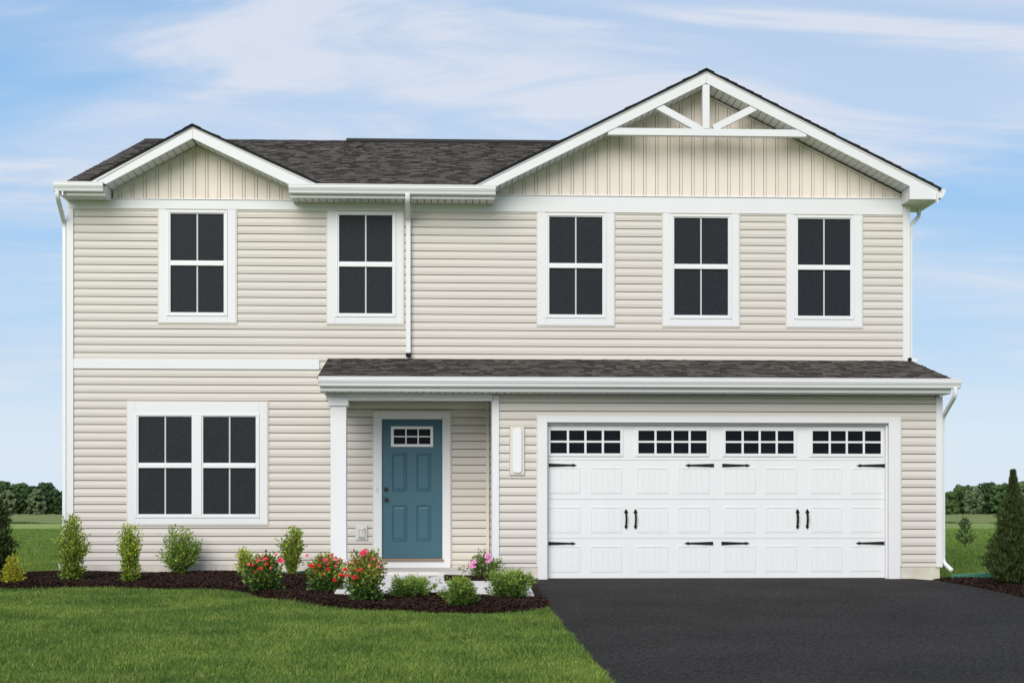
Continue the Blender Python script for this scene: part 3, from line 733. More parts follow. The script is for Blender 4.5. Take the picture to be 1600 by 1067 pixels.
b = MB(); b.box(7.14,7.185,-.10,-.032,3.315,3.365); b.build('downspout_outlet', M['black'], H, bevel=.008)
boxpart('flashing_box', M['trim_b'], H, (7.185,7.29,-.03,.10,3.30,3.36))
spout([(7.235,-1.95,2.75),(7.235,-1.95,2.63),(7.222,-1.46,2.36),(7.222,-1.46,.24),(7.31,-1.60,.12)], .031)

# ---- porch
b = MB(); b.box(-1.80,.655,-1.62,0,-.3,.12); ps = b.build('porch_slab', M['concrete'], H, bevel=.01)
cb_ = MB(); cb_.box(-1.678,-1.452,-1.62+.06,-1.62+.286,.30,2.485); colm = cb_.build('porch_column', M['trim'], H, bevel=.006)
boxpart('column_capital', M['trim'], colm, (-1.708,-1.422,-1.59,-1.30,2.486,2.60), bevel=.006)
boxpart('column_base', M['trim'], colm, (-1.708,-1.422,-1.59,-1.30,.12,.299), bevel=.006)
boxpart('porch_beam', M['trim'], H, (-1.74,.636,-1.56,-1.44,2.57,2.664), (-1.72,-1.60,-1.44,-.02,2.555,2.664))
# front door
b = MB(); b.box(-1.137,-1.012,-.045,0,.12,2.511); b.box(-.086,.039,-.045,0,.12,2.511); b.box(-1.012,-.086,-.045,0,2.396,2.511); b.box(-1.012,-.086,-.045,0,.12,.222)
df = b.build('door_frame', M['trim'], H, bevel=.005)
boxpart('threshold', M['wood'], df, (-1.03,-.068,-.075,-.046,.222,.25), (-1.012,-.086,-.046,.03,.222,.262))
b = MB(); b.box(-1.009,-.089,-.012,.03,.264,2.393)
door = b.build('front_door', M['teal'], H, bevel=.002)
def emboss(b, x0, x1, z0, z1, y, w_=.022, h_=.010, flat=.03):
    """raised moulding ring, then a raised field"""
    def ringq(a, c, ha, hc):
        for k in range(4):
            A = [(x0+a,z0+a),(x1-a,z0+a),(x1-a,z1-a),(x0+a,z1-a)]; Cc = [(x0+c,z0+c),(x1-c,z0+c),(x1-c,z1-c),(x0+c,z1-c)]
            p, q = A[k], A[(k+1) % 4]; r, s = Cc[(k+1) % 4], Cc[k]
            b.quad((p[0],y-ha,p[1]),(q[0],y-ha,q[1]),(r[0],y-hc,r[1]),(s[0],y-hc,s[1]))
    ringq(0, w_*.35, 0, h_); ringq(w_*.35, w_, h_, .0012)
    ringq(w_+flat*.2, w_+flat, .0012, h_*.9)
    a = w_+flat; b.quad((x0+a,y-h_*.9,z0+a),(x1-a,y-h_*.9,z0+a),(x1-a,y-h_*.9,z1-a),(x0+a,y-h_*.9,z1-a))
    b.quad((x0+w_,y-.0012,z0+w_),(x1-w_,y-.0012,z0+w_),(x1-w_,y-.0012,z1-w_),(x0+w_,y-.0012,z1-w_))
for x0, x1 in ((-.858,-.632),(-.482,-.262)):
    for z0, z1 in ((.525,1.075),(1.290,1.868)):
        b = MB(); emboss(b, x0, x1, z0, z1, -.012); b.build('door_panel', M['teal'], door)
b = MB(); x0, x1, z0, z1 = -.873,-.228,1.972,2.286; t = .042
b.box(x0,x0+t,-.030,-.0125,z0,z1); b.box(x1-t,x1,-.030,-.0125,z0,z1); b.box(x0+t,x1-t,-.030,-.0125,z0,z0+t); b.box(x0+t,x1-t,-.030,-.0125,z1-t,z1)
for k in (1,2):
    xm = x0+t+(x1-x0-2*t)*k/3; b.box(xm-.010,xm+.010,-.024,-.0145,z0+t,z1-t)
zm = (z0+z1)/2; b.box(x0+t,x1-t,-.0235,-.0145,zm-.010,zm+.010)
dw = b.build('door_window', M['trim_b'], door, bevel=.003)
b = MB(); b.quad((x0+t,-.014,z0+t),(x1-t,-.014,z0+t),(x1-t,-.014,z1-t),(x0+t,-.014,z1-t)); b.build('window_pane', M['glass'], dw)
def lathe(name, cx, cz, prof, m, parent, y=-.012, n=20):
    b = MB(); 
    for k, (r, d_) in enumerate(prof):
        for j in range(n): a = 2*PI*j/n; b.v.append((cx+r*math.cos(a), y-d_, cz+r*math.sin(a)))
    for k in range(len(prof)-1):
        for j in range(n): b.f.append((k*n+j,k*n+(j+1) % n,(k+1)*n+(j+1) % n,(k+1)*n+j))
    b.f.append(tuple((len(prof)-1)*n+j for j in range(n)))
    return b.build(name, m, parent, smooth=True)
lathe('deadbolt', -.948, 1.318, [(.033,0),(.033,.012),(.028,.018),(.018,.020),(.016,.03),(.001,.031)], M['knob'], door)
lathe('door_knob', -.948, 1.165, [(.032,0),(.032,.008),(.013,.012),(.012,.035),(.026,.045),(.030,.058),(.022,.070),(.001,.073)], M['knob'], door)
# doorbell
boxpart('doorbell', M['plastic'], H, (-1.10,-1.07,-.058,-.0455,1.28,1.35), bevel=.005)
# outlet with in-use cover
b = MB(); b.box(-1.411,-1.235,-.040,0,.548,.774); oc = b.build('outlet_plate', M['plastic'], H, bevel=.006)
b = MB(); b.box(-1.378,-1.268,-.075,-.041,.58,.735); ob = b.build('outlet_cover', M['plastic'], oc, bevel=.012)
b = MB()
for q in ((-1.362,-1.354,.60,.70),(-1.310,-1.302,.60,.70),(-1.362,-1.302,.70,.708),(-1.362,-1.302,.595,.603)): b.box(q[0],q[1],-.080,-.0755,q[2],q[3])
b.box(-1.30,-1.27,-.082,-.0755,.70,.725); b.build('cover_rib', M['clear'], ob, bevel=.002)
# light mounting block on the garage wall
boxpart('light_mounting_block', M['channel'], H, (.888,1.10,-1.535,-1.49,1.503,2.202), bevel=.006)
lb = [o for o in H.children if o.name.startswith('light_mounting_block')][0]
def rounded(x0, x1, z0, z1, r, n=5):
    out = []
    for cx, cz, a0 in ((x1-r,z0+r,-PI/2),(x1-r,z1-r,0),(x0+r,z1-r,PI/2),(x0+r,z0+r,PI)):
        for k in range(n+1): a = a0+PI/2*k/n; out.append((cx+r*math.cos(a), cz+r*math.sin(a)))
    return out
b = MB(); b.prism(rounded(.93,1.058,1.535,2.175,.04), -1.556, -1.5352); b.build('block_insert', M['trim_b'], lb, bevel=.005)

# ---- garage door
b = MB(); b.box(1.29,1.428,-1.530,-1.36,.0,2.353); b.box(6.402,6.572,-1.530,-1.36,.0,2.353); b.box(1.428,6.402,-1.530,-1.36,2.262,2.353)
gf = b.build('garage_door_frame', M['trim'], H, bevel=.005)
boxpart('door_stop', M['trim'], gf, (6.375,6.402,-1.46,-1.405,.0,2.262), (1.428,1.445,-1.46,-1.405,.0,2.262), (1.445,6.375,-1.46,-1.405,2.235,2.262), bevel=.003)
GY = -1.40
b = MB()
for z0, z1 in ((.014,.586),(.590,1.154),(1.158,1.722),(1.726,2.26)): b.box(1.43,6.40,GY,GY+.04,z0,z1)
b.box(1.43,6.40,GY+.012,GY+.05,.02,2.25)
gd = b.build('garage_door', M['gdoor'], H, bevel=.003)
boxpart('door_seal', M['dark'], gd, (1.43,6.40,GY+.002,GY+.03,.004,.013), bevel=0)
PX = [(1.449,1.918),(2.055,2.526),(2.729,3.198),(3.331,3.804),(4.006,4.480),(4.609,5.081),(5.277,5.745),(5.872,6.350)]
for a, c in PX:
    for z0, z1 in ((.10,.487),(.668,1.054),(1.235,1.622)):
        b = MB(); y = GY
        def rq(a1, c1, h1, h2):
            A = [(a+a1,z0+a1),(c-a1,z0+a1),(c-a1,z1-a1),(a+a1,z1-a1)]; B = [(a+c1,z0+c1),(c-c1,z0+c1),(c-c1,z1-c1),(a+c1,z1-c1)]
            for k in range(4):
                p, q, r, s = A[k], A[(k+1) % 4], B[(k+1) % 4], B[k]; b.quad((p[0],y-h1,p[1]),(q[0],y-h1,q[1]),(r[0],y-h2,r[1]),(s[0],y-h2,s[1]))
        rq(0,.010,0,.006); rq(.010,.016,.006,.006); rq(.016,.026,.006,.001)
        n_ = 5; ww = (c-a-.052)/n_
        for k in range(n_):
            p, q = a+.026+ww*k, a+.026+ww*(k+1); g_ = .0045
            b.quad((p+g_,y-.005,z0+.026),(q-g_,y-.005,z0+.026),(q-g_,y-.005,z1-.026),(p+g_,y-.005,z1-.026))
            b.quad((p,y-.001,z0+.026),(p+g_,y-.005,z0+.026),(p+g_,y-.005,z1-.026),(p,y-.001,z1-.026)); b.quad((q-g_,y-.005,z0+.026),(q,y-.001,z0+.026),(q,y-.001,z1-.026),(q-g_,y-.005,z1-.026))
        b.build('garage_door_panel', M['gdoor'], gd)
for a, c in ((1.437,2.535),(2.716,3.795),(3.989,5.072),(5.268,6.356)):
    z0, z1 = 1.778, 2.190; ga, gc, gg0, gg1 = a+.045, c-.038, 1.822, 2.152
    b = MB()
    b.box(a,ga,GY-.016,GY-.0005,z0,z1); b.box(gc,c,GY-.016,GY-.0005,z0,z1); b.box(ga,gc,GY-.016,GY-.0005,z0,gg0); b.box(ga,gc,GY-.016,GY-.0005,gg1,z1)
    o = b.build('garage_window', M['gdoor'], gd, bevel=.005)
    b = MB(); zm = (gg0+gg1)/2+.004
    for k in (1,2,3): xm = ga+(gc-ga)*k/4; b.box(xm-.0155,xm+.0155,GY-.014,GY-.002,gg0,gg1)
    b.box(ga,gc,GY-.0135,GY-.002,zm-.014,zm+.014); b.build('muntin', M['gdoor'], o, bevel=.002)
    b = MB(); b.quad((ga,GY-.0015,gg0),(gc,GY-.0015,gg0),(gc,GY-.0015,gg1),(ga,GY-.0015,gg1)); b.build('window_pane', M['glass'], o)
def strap(xt, xp, z):
    s = 1 if xp > xt else -1; Ls = abs(xp-xt)
    P_ = [(0,.024),(Ls*.82,.011),(Ls*.86,.022),(Ls,.0),(Ls*.86,-.022),(Ls*.82,-.011),(0,-.024)]
    b = MB(); b.prism([(xt+s*a, z+c) for a, c in P_], GY-.020, GY-.0095); b.build('strap_hinge', M['black'], gd, bevel=.003)
for z, off in ((1.652,0),(.520,-.012)):
    strap(1.455+off,1.862+off,z); strap(3.862+off,3.442+off,z); strap(3.984+off,4.397+off,z); strap(6.378+off,5.958+off,z)
def pull(x, z0, z1):
    h_ = z1-z0; b = MB()
    P_ = [(0,h_),(.024,h_*.86),(.030,h_*.82),(.012,h_*.77),(.018,h_*.5),(.013,h_*.2),(.024,h_*.12),(.004,0),(-.004,0),(-.024,h_*.12),(-.013,h_*.2),(-.008,h_*.5),(-.012,h_*.77),(-.030,h_*.82),(-.024,h_*.86)]
    b.prism([(x+a, z0+c) for a, c in P_], GY-.018, GY-.0015)
    b.tube([(x,GY-.018,z0+h_*.2),(x+.003,GY-.045,z0+h_*.3),(x+.004,GY-.052,z0+h_*.5),(x+.003,GY-.045,z0+h_*.7),(x,GY-.018,z0+h_*.8)], .010, 6)
    b.build('door_pull', M['black'], gd)
for x in (2.580,2.718,5.090,5.234): pull(x,.728,1.020)

# ------------------------------------------------------------------ splash blocks and small things
def splash(x, y, rz, w_, l, label):
    b = MB(); n = 8
    for k in range(n+1):
        t = k/n; ww = w_*(.36+.14*t); hh = .085*(1-t*.55)
        for (dx, dz) in ((-ww,hh),(-ww+.02,hh),(-ww+.05,.02),(ww-.05,.02),(ww-.02,hh),(ww,hh),(ww,0),(-ww,0)): b.v.append((dx, -l/2+l*t, dz))
    for k in range(n):
        for j in range(8): b.f.append((k*8+j,k*8+(j+1) % 8,(k+1)*8+(j+1) % 8,(k+1)*8+j))
    b.f.append(tuple(range(8))); b.f.append(tuple(n*8+j for j in range(8)))
    b.box(-w_*.36+.03,w_*.36-.03,-l/2,-l/2+.02,.02,.10)
    for q in (-.12,0,.12): b.box(q*w_-.006,q*w_+.006,-l/2+.06,l/2-.05,.02,.032)
    o = b.build('splash_block', M['green_pl'], bevel=.006); o.location = (x,y,gz(y)+.035); o.rotation_euler = (0,0,rz)
    return tag(o, label, 'splash block', 'green splash blocks')
splash(-2.16,-.60,1.35,.34,.62,'green plastic splash block lying behind the thin shrub between the rose bushes')
splash(7.50,-1.98,1.25,.36,.62,'green plastic splash block at the foot of the downspout beside the driveway')
b = MB(); b.tube([(0,0,-.05),(0,0,.14)], .035, 14)
vp = b.build('cleanout_pipe', M['plastic'], smooth=False); vp.location = (-5.95,.30,0); tag(vp, 'short white capped pipe standing in the grass at the left house corner', 'pipe')
b = MB(); b.tube([(0,0,.14),(0,0,.19)], .047, 14); b.build('pipe_cap', M['plastic'], vp, bevel=.008)

# ------------------------------------------------------------------ plants
def leafset(P_, D_, size, asp=.45, droop=.0, jit=.5):
    """P_ points, D_ growth directions (n,3); folded leaf of two triangles joined as a kite"""
    n = len(P_); d = D_ + rng.normal(0, jit, (n,3)); d /= np.linalg.norm(d,axis=1)[:,None]+1e-9
    r = rng.normal(0,1,(n,3)); s = np.cross(d, r); s /= np.linalg.norm(s,axis=1)[:,None]+1e-9
    nrm = np.cross(d, s); sz = (size*rng.uniform(.65,1.3,n))[:,None]
    a = P_; m1 = P_+d*sz*.45+s*sz*asp*.5+nrm*sz*.08; t = P_+d*sz; m2 = P_+d*sz*.45-s*sz*asp*.5+nrm*sz*.08
    V = np.stack([a,m1,t,m2],1).reshape(-1,3); return V, np.arange(4*n).reshape(-1,4)
def envelope(env, h):
    hs, ws = zip(*env); return float(np.interp(h, hs, ws))
def twigs(H_, R, env, n, trunk=.0, up=.6, flat=1.0, rmin=.0, rough=.15):
    """curved twigs from the base out to the envelope; returns list of polylines"""
    out = []
    for _ in range(n):
        h = random.uniform(env[0][0]+.02, 1); a = random.uniform(0, 2*PI); rr = R*envelope(env, h)*(rmin+(1-rmin)*math.sqrt(random.random()))*random.uniform(1-rough,1+rough)
        tip = Vector((rr*math.cos(a), rr*math.sin(a)*flat, H_*h)); z0 = H_*min(trunk, h*.5)*random.random()
        base = Vector((random.uniform(-.02,.02), random.uniform(-.02,.02), z0)); mid = base.lerp(tip, .5); mid.x *= 1-up*.4; mid.y *= 1-up*.4; mid.z -= (tip.z-base.z)*.05*(1-up)
        pts = [base*(1-t)**2+mid*2*t*(1-t)+tip*t*t for t in np.linspace(0,1,6)]; out.append(pts)
    return out
def along(tw, per, t0, spread):
    P_ = []; D_ = []
    for pts in tw:
        for _ in range(per):
            t = (t0+(1-t0)*random.random()**.8)*5; i = min(4, int(t)); f = t-i; p = pts[i].lerp(pts[i+1], f); d = (pts[i+1]-pts[i]).normalized()
            off = Vector((random.gauss(0,1),random.gauss(0,1),random.gauss(0,1)))*spread
            P_.append(tuple(p+off)); D_.append(tuple(d+off.normalized()*.9 if off.length else d))
    return np.array(P_), np.array(D_)
def stems_mesh(tw, r0, r1, frac=1.0):
    b = MB()
    for pts in tw[:int(len(tw)*frac)]: b.tube(pts, [r0+(r1-r0)*k/5 for k in range(6)], 4)
    return b
def shrub(name, x, y, H_, R, env, leaf, n, per, size, label, asp=.45, t0=.35, spread=.02, flat=1, up=.6, stem=(.006,.0015), trunk=0, z=None, cat='shrub', jit=.5, part='foliage', rmin=0, leaf2=None, frac2=.3, h2=0, group=None, rough=.15, dz=.03, red=0):
    root = empty(name, (x,y,(gz(y)+dz) if z is None else z), label=label, cat=cat, group=group)
    tw = twigs(H_, R, env, n, trunk, up, flat, rmin, rough)
    stems_mesh(tw, *stem).build('stem', M['bark'], root)
    P_, D_ = along(tw, per, t0, spread); P_[:,2] = np.maximum(P_[:,2], .015)
    V, F = leafset(P_, D_, size, asp, jit=jit)
    if leaf2:
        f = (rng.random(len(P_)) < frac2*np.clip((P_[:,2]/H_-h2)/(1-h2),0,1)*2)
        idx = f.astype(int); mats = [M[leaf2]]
        if red:
            P2, D2 = along([t for t in tw if t[-1].z > H_*.72], red, .85, .018)
            V2, F2 = leafset(P2, D2, .042, .4); V = np.concatenate([V,V2]); F = np.arange(len(V)).reshape(-1,4); idx = np.concatenate([idx, np.full(len(P2),2)]); mats.append(M['leaf_red'])
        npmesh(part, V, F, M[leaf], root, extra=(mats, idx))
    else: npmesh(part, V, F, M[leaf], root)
    return root, tw
# tall hollies along the left wall
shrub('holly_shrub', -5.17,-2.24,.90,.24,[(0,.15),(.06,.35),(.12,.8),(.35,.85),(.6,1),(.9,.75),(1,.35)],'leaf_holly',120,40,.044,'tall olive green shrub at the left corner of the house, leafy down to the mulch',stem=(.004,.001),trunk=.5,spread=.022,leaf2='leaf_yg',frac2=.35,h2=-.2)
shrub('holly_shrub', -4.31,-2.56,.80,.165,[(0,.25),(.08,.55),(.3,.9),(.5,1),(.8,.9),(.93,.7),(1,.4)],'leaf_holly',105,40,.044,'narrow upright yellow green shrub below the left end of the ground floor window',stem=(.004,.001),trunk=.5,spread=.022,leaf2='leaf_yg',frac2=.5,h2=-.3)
shrub('fan_shrub', -4.02,-.42,.70,.34,[(0,.02),(.12,.15),(.2,.75),(.35,.95),(.7,1),(.85,.75),(1,.35)],'leaf_fan',150,32,.042,'rounded fan shaped shrub on bare brown stems under the middle of the double window',stem=(.006,.001),t0=.30,spread=.018,leaf2='leaf_yg',frac2=.2,up=.3,flat=.7,rmin=.2,dz=.05)
shrub('fan_shrub', -2.27,-1.15,.74,.20,[(0,.03),(.18,.10),(.25,.55),(.6,.95),(.85,.9),(1,.45)],'leaf_holly',100,38,.042,'upright shrub on a thin bare stem between the first two rose bushes',stem=(.005,.001),t0=.25,trunk=.4,spread=.02,leaf2='leaf_yg',frac2=.35,flat=.9,rmin=.2)
shrub('privet_shrub', -3.03,-.55,.38,.10,[(0,.3),(.2,.9),(.8,1),(1,.5)],'leaf_yg',44,36,.042,'small pale yellow green shrub half hidden behind the leftmost rose bush',stem=(.005,.002),spread=.025,dz=.05)
shrub('golden_shrub', -5.84,-2.70,.40,.22,[(0,.3),(.1,.9),(.3,1),(.45,.6),(.8,.35),(1,.2)],'leaf_gold',60,30,.046,'low golden yellow shrub beside the dark conifer at the left edge',stem=(.005,.002),spread=.02,t0=.25,asp=.3)

# arborvitae: dense flat sprays over a conical envelope
def conifer(x, y, H_, R, env, n, label, size=.046):
    root = empty('arborvitae', (x,y,gz(y)+.02), label=label, cat='conifer')
    b = MB(); b.tube([(0,0,-.05),(0.01,0,H_*.5),(0,0.01,H_*.96)], [R*.09,R*.06,.004], 8); b.build('trunk', M['bark'], root)
    lob = [(random.uniform(0,2*PI), random.uniform(2,6), random.uniform(0,6)) for _ in range(5)]
    hh = rng.random(n)**1.15; hh = hh*.985+.012; a = rng.uniform(0,2*PI,n)
    we = np.interp(hh, [e[0] for e in env], [e[1] for e in env])
    lump = 1+.12*np.sin(a*3+hh*17+1.3)+.12*np.sin(a*5-hh*31)+.11*np.sin(a*7+hh*53)+.08*np.sin(a*4+hh*90)+.10*np.sin(a*9-hh*61)
    r = R*we*lump*(.3+.7*rng.random(n)**.45)*rng.normal(1,.11,n)
    P_ = np.stack([r*np.cos(a), r*np.sin(a), hh*H_],1)
    D_ = np.stack([np.cos(a)*.55, np.sin(a)*.55, np.full(n,1.0)],1)
    V, F = leafset(P_, D_, size, .35, jit=.28); npmesh('foliage', V, F, M['leaf_arb'], root); return root
conifer(7.66,-3.04,1.54,.305,[(0,.2),(.05,.72),(.14,1),(.24,.98),(.36,.78),(.48,.62),(.58,.52),(.66,.42),(.74,.36),(.79,.20),(.84,.19),(.88,.09),(.91,.11),(.95,.04),(1,.012)],40000,'tall pointed dark conifer in the mulch at the right edge, beside the driveway')
conifer(-6.42,-2.11,1.34,.36,[(0,.6),(.15,.9),(.35,1),(.6,.85),(.8,.6),(.93,.35),(1,.05)],36000,'dark cut off conifer at the left edge behind the golden shrub')
# small pine in the field
root = empty('young_pine', (13.31,15.14,0), label='small open young pine standing alone in the mown field', cat='pine tree')
b = MB(); b.tube([(0,0,-.05),(.01,0,.4),(0,0,.74)], [.018,.012,.004], 6); b.build('trunk', M['bark'], root)
P_ = []; D_ = []
for hz_, rr, k in ((.12,.20,6),(.2,.27,8),(.28,.25,8),(.37,.16,6),(.47,.11,6),(.55,.15,7),(.62,.09,5),(.7,.04,4)):
    for j in range(k):
        a = 2*PI*j/k+random.random()
        for q in range(26):
            t = random.uniform(.3,1); P_.append((rr*t*math.cos(a), rr*t*math.sin(a), hz_+.10*t+random.gauss(0,.012))); D_.append((math.cos(a)*.7,math.sin(a)*.7,.9))
V, F = leafset(np.array(P_), np.array(D_), .085, .12, jit=.45); npmesh('foliage', V, F, M['leaf_pine'], root)

# junipers: low spreading sprays
JENV = [(0,.25),(.12,.55),(.35,.9),(.7,1),(1,.62)]
def juniper(x, y, H_, R, label):
    root, tw = shrub('juniper', x, y, H_, R, JENV, 'leaf_jun', 130, 75, .042, label, asp=.26, t0=.35, spread=.014, up=.05, stem=(.004,.001), jit=.30, dz=.05, leaf2='leaf_junt', frac2=.5, h2=.1, rmin=.1, rough=.5)
juniper(-.435,-4.77,.235,.28,'low spreading green juniper, leftmost of the three in front of the walkway')
juniper(.15,-5.80,.31,.19,'dark footed green juniper standing nearest the lawn, between two others')
juniper(.745,-4.87,.33,.28,'bushy green juniper beside the corner of the black driveway')

# roses
def petals(n, r):
    P_ = []; 
    V = []; F = []
    for k in range(n):
        a = k*2.399; q = k/n; rr = r*(.35+.65*q); tilt = 1.25-1.0*q
        c = Vector((math.cos(a), math.sin(a), 0)); s = Vector((-math.sin(a), math.cos(a), 0)); upv = Vector((0,0,1))
        d_ = c*math.cos(tilt)+upv*math.sin(tilt); i = len(V)
        pts = [c*r*.05, c*r*.05+d_*rr*.6+s*rr*.5, d_*rr+c*r*.1+s*rr*.25, d_*rr+c*r*.1-s*rr*.25, c*r*.05+d_*rr*.6-s*rr*.5]
        V += [tuple(p) for p in pts]; F.append(tuple(i+j for j in range(5)))
    return V, F
FM = {}
for key, mm, r in (('coral','rose_coral',.030),('red','rose_red',.034),('pink','rose_pink',.040),('az','azpink',.045)):
    V, F = petals(14, r); me = bpy.data.meshes.new('flower'); me.from_pydata(V,[],F); me.materials.append(M[mm]); FM[key] = me
def flowers(root, lst):
    for (dx, dy, dz_, kind, sc) in lst:
        o = bpy.data.objects.new('flower', FM[kind]); COL.objects.link(o); o.parent = root; o.location = (dx,dy,dz_); o.scale = (sc,)*3
        o.rotation_euler = (random.uniform(.7,1.2), random.uniform(-.4,.4), random.uniform(-.5,.5))
def rose(x, y, H_, R, label, fl, seed, frac=.5, redn=0):
    root, tw = shrub('rose_bush', x, y, H_, R, [(0,.35),(.1,.7),(.3,.95),(.7,1),(.9,.8),(1,.4)], 'leaf_rose', 120, 36, .046, label, asp=.62, t0=.3, spread=.03, stem=(.006,.002), leaf2='leaf_new', frac2=frac, h2=.15, rmin=.1, rough=.2, cat='rose bush', red=redn or 5, dz=.05)
    flowers(root, fl)
px = 1/119.   # metres per photo pixel at the roses' distance
def fl(cx, base, lst, k, dep): return [((u-cx)*k, -dep*random.uniform(.75,1.0), (base-v)*k, kind, sc) for u, v, kind, sc in lst]
k = 19.52/2357
rose(-2.36,-3.85,.44,.25,'leftmost rose bush, with few red flowers and a hot pink bloom at its right',
     fl(414,921,[(443.5,875,'pink',1.15),(437,866,'pink',.55),(421,873,'pink',.9),(423,880,'red',.9),(409,874,'pink',.7),(412,887,'red',.9),(401,882,'red',.6),(420,884,'red',.5),(395,880,'coral',.8),(429,886,'coral',.7),(406,893,'red',.5),(416,869,'coral',.7)],k,.22),1,frac=.35)
rose(-1.545,-3.87,.44,.26,'dense rose bush with scattered red flowers right in front of the porch column',
     fl(512,921,[(487,883,'red',1.0),(492,883,'red',1.0),(503,882,'red',.8),(512,874,'pink',.8),(515,888,'red',.8),(484,867,'pink',.6),(521,866,'pink',.7),(530,877,'red',.6),(526,904,'red',1.0),(497,890,'red',.45),(519,877,'red',.5),(524,872,'coral',.9),(534,872,'coral',.8),(527,883,'coral',.8),(507,895,'red',.5),(515,881,'coral',.6)],k,.24),2,frac=.6,redn=9)
k = 18.2/2357
rose(-.98,-5.22,.57,.235,'tallest rose bush with a pink bloom on top, rightmost of the three beside the walkway',
     fl(570,937,[(567,864,'pink',1.1),(570,861,'pink',.8),(541,889,'red',1.1),(534,897,'red',.9),(541,898,'red',.8),(559,890,'red',.7),(565,889,'red',.8),(556,900,'red',1.1),(548,898,'red',.6),(593,878,'red',.5),(585,872,'coral',.7),(578,882,'coral',.6),(590,884,'coral',.6),(551,878,'coral',.7)],k,.22),3,frac=.9,redn=9)
# azalea
k = 21.4/2357
root, tw = shrub('azalea', .50,-1.98,.40,.30,[(0,.15),(.12,.5),(.3,1),(.5,1),(.7,.75),(1,.35)],'leaf_az',70,20,.046,'azalea with pale pink blossoms in the small bed by the garage corner',asp=.42,t0=.5,spread=.022,leaf2='leaf_fan',frac2=.35,up=.2,stem=(.008,.002),cat='azalea')
flowers(root, fl(752,904,[(758,866,'az',1.0),(760,871,'az',1.0),(757,876,'az',.9),(762,874,'az',.8),(734,880,'az',1.0),(737,877,'az',.9),(732,884,'az',.85),(737,884,'az',.8),(756,869,'az',.8)],k,.20))

# ------------------------------------------------------------------ far trees
tree_mats = [mat('far_leaf_dark', (.042,.080,.030), .8, .1, island=1.0, hue=.05), mat('far_leaf_mid', (.070,.120,.040), .8, .1, island=1.0, hue=.05), mat('far_leaf_pale', (.115,.160,.075), .8, .1, island=.9, hue=.05)]
def crown_mesh(seed, ht, wd, n, m):
    r = np.random.default_rng(seed); nb = 95; cs_ = []
    for k in range(nb):
        h = .04+.92*r.random()**.9; w_ = wd*.5*math.sqrt(max(.02, 1-((h-.40)/.62)**2)); a = r.random()*2*PI; q = r.random()**.5
        cs_.append((w_*q*math.cos(a)*.85, w_*q*math.sin(a)*.85, ht*h, wd*(.07+.08*r.random())))
    cs_ = np.array(cs_); idx = r.integers(0, nb, n); d = r.normal(0,1,(n,3)); d /= np.linalg.norm(d,axis=1)[:,None]
    P_ = cs_[idx,:3]+d*cs_[idx,3:4]*(.75+.35*r.random((n,1)))*np.array([1,1,.85]); P_[:,2] = np.clip(P_[:,2], ht*.05, None)
    s = np.cross(d, r.normal(0,1,(n,3))); s /= np.linalg.norm(s,axis=1)[:,None]; t = np.cross(d, s); sz = r.uniform(.16,.40,(n,1))
    V = np.stack([P_-s*sz, P_+t*sz, P_+s*sz, P_-t*sz],1).reshape(-1,3)
    return V, np.arange(4*n).reshape(-1,4)
variants = []
def tree(name, x, y, ht, wd, vi, mi, label):
    root = empty(name, (x,y,-.02), label=label, cat='tree', group='trees along the far edge of the field')
    V, F = crown_mesh(100+vi, ht, wd*1.15, 9500, None)
    npmesh('crown', V, F, tree_mats[mi], root)
    b = MB(); b.tube([(0,0,0),(.1,0,ht*.3),(0,.1,ht*.75)], [.3,.22,.05], 7)
    for q in range(4):
        a = q*1.7; b.tube([(0,0,ht*(.3+.08*q)),(math.cos(a)*wd*.2,math.sin(a)*wd*.2,ht*(.5+.08*q))], [.14,.04], 5)
    b.build('trunk', M['bark'], root)
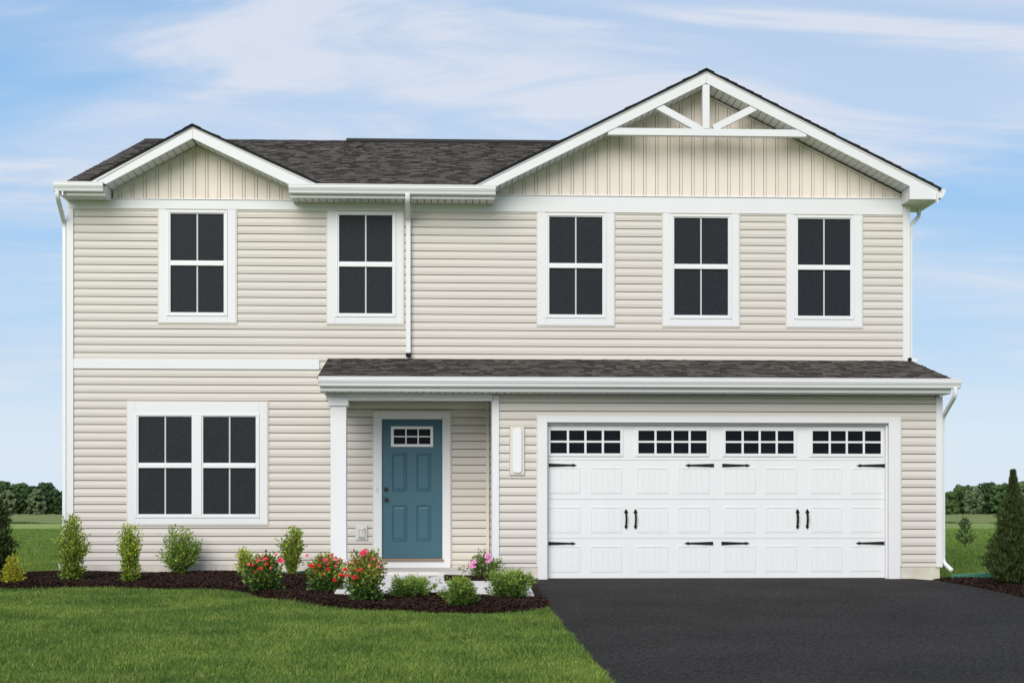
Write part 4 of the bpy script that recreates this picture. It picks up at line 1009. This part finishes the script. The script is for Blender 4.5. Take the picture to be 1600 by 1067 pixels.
# photo column -> world x at 600 m distance
def X(pxl, y): 
    u = (pxl-800)/2357; s_, c_ = math.sin(TH), math.cos(TH); return (s_+u*c_)/(c_-u*s_)*(y+23.2)
T = [(-14,575,13.2,11,0,1,'green broadleaf tree in the left treeline, cut by the photo edge'),
     (6,578,13.0,8,1,1,'rounded tree at the left photo edge of the far treeline, above the dark conifer'),
     (13,566,9.6,6,2,2,'pale grey green tree low in the left treeline just right of the photo edge'),
     (30,580,12.2,8,3,1,'dark tree in the left treeline, left of the highest crown'),
     (47,570,11.0,7,4,0,'darkest broad tree in the middle of the left treeline'),
     (57,562,9.8,6.5,5,2,'pale rounded tree standing forward in the left treeline'),
     (72,582,12.3,9,6,0,'highest dark rounded tree of the left treeline'),
     (88,568,9.6,7,7,0,'small dark tree in the left treeline near the house corner'),
     (101,585,9.2,8,8,1,'low tree of the left treeline partly hidden by the house corner'),
     (1476,575,8.6,7,9,0,'low dark tree of the right treeline against the house corner'),
     (1486,566,9.2,6,10,1,'small tree of the right treeline second from the house corner'),
     (1504,582,12.0,9,11,1,'rounded mid green tree of the right treeline above the young pine'),
     (1521,564,11.2,7,12,2,'light green bushy tree standing forward in the right treeline'),
     (1543,580,12.8,9.5,13,0,'tall dark tree of the right treeline left of the pointed conifer'),
     (1562,570,11.8,8,14,1,'green tree of the right treeline just left of the pointed conifer'),
     (1577,580,12.8,8,15,1,'tree of the right treeline directly behind the pointed conifer'),
     (1597,572,13.0,8,16,2,'pale green tree of the right treeline at the right photo edge')]
for pxl, y, ht, wd, vi, mi, lb_ in T: tree('broadleaf_tree', X(pxl,y), y, ht, wd, vi, mi, lb_)
# the wood behind them, wide enough to be seen from beside the house
n = 150; V_ = []; 
for k in range(n):
    x = -420+ 900*(k+random.random())/n; y = random.uniform(592,625); V, F = crown_mesh(500+k % 9, random.uniform(8.0,10.2), random.uniform(12,17), 1700, None)
    V = V.copy(); sc_ = 1.0; V[:,0] += x; V[:,1] += y; V_.append(V)
V = np.concatenate(V_); tag(npmesh('distant_wood', V, np.arange(len(V)).reshape(-1,4), tree_mats[0]), 'dark wood closing off the far side of the field', 'wood', kind='stuff')
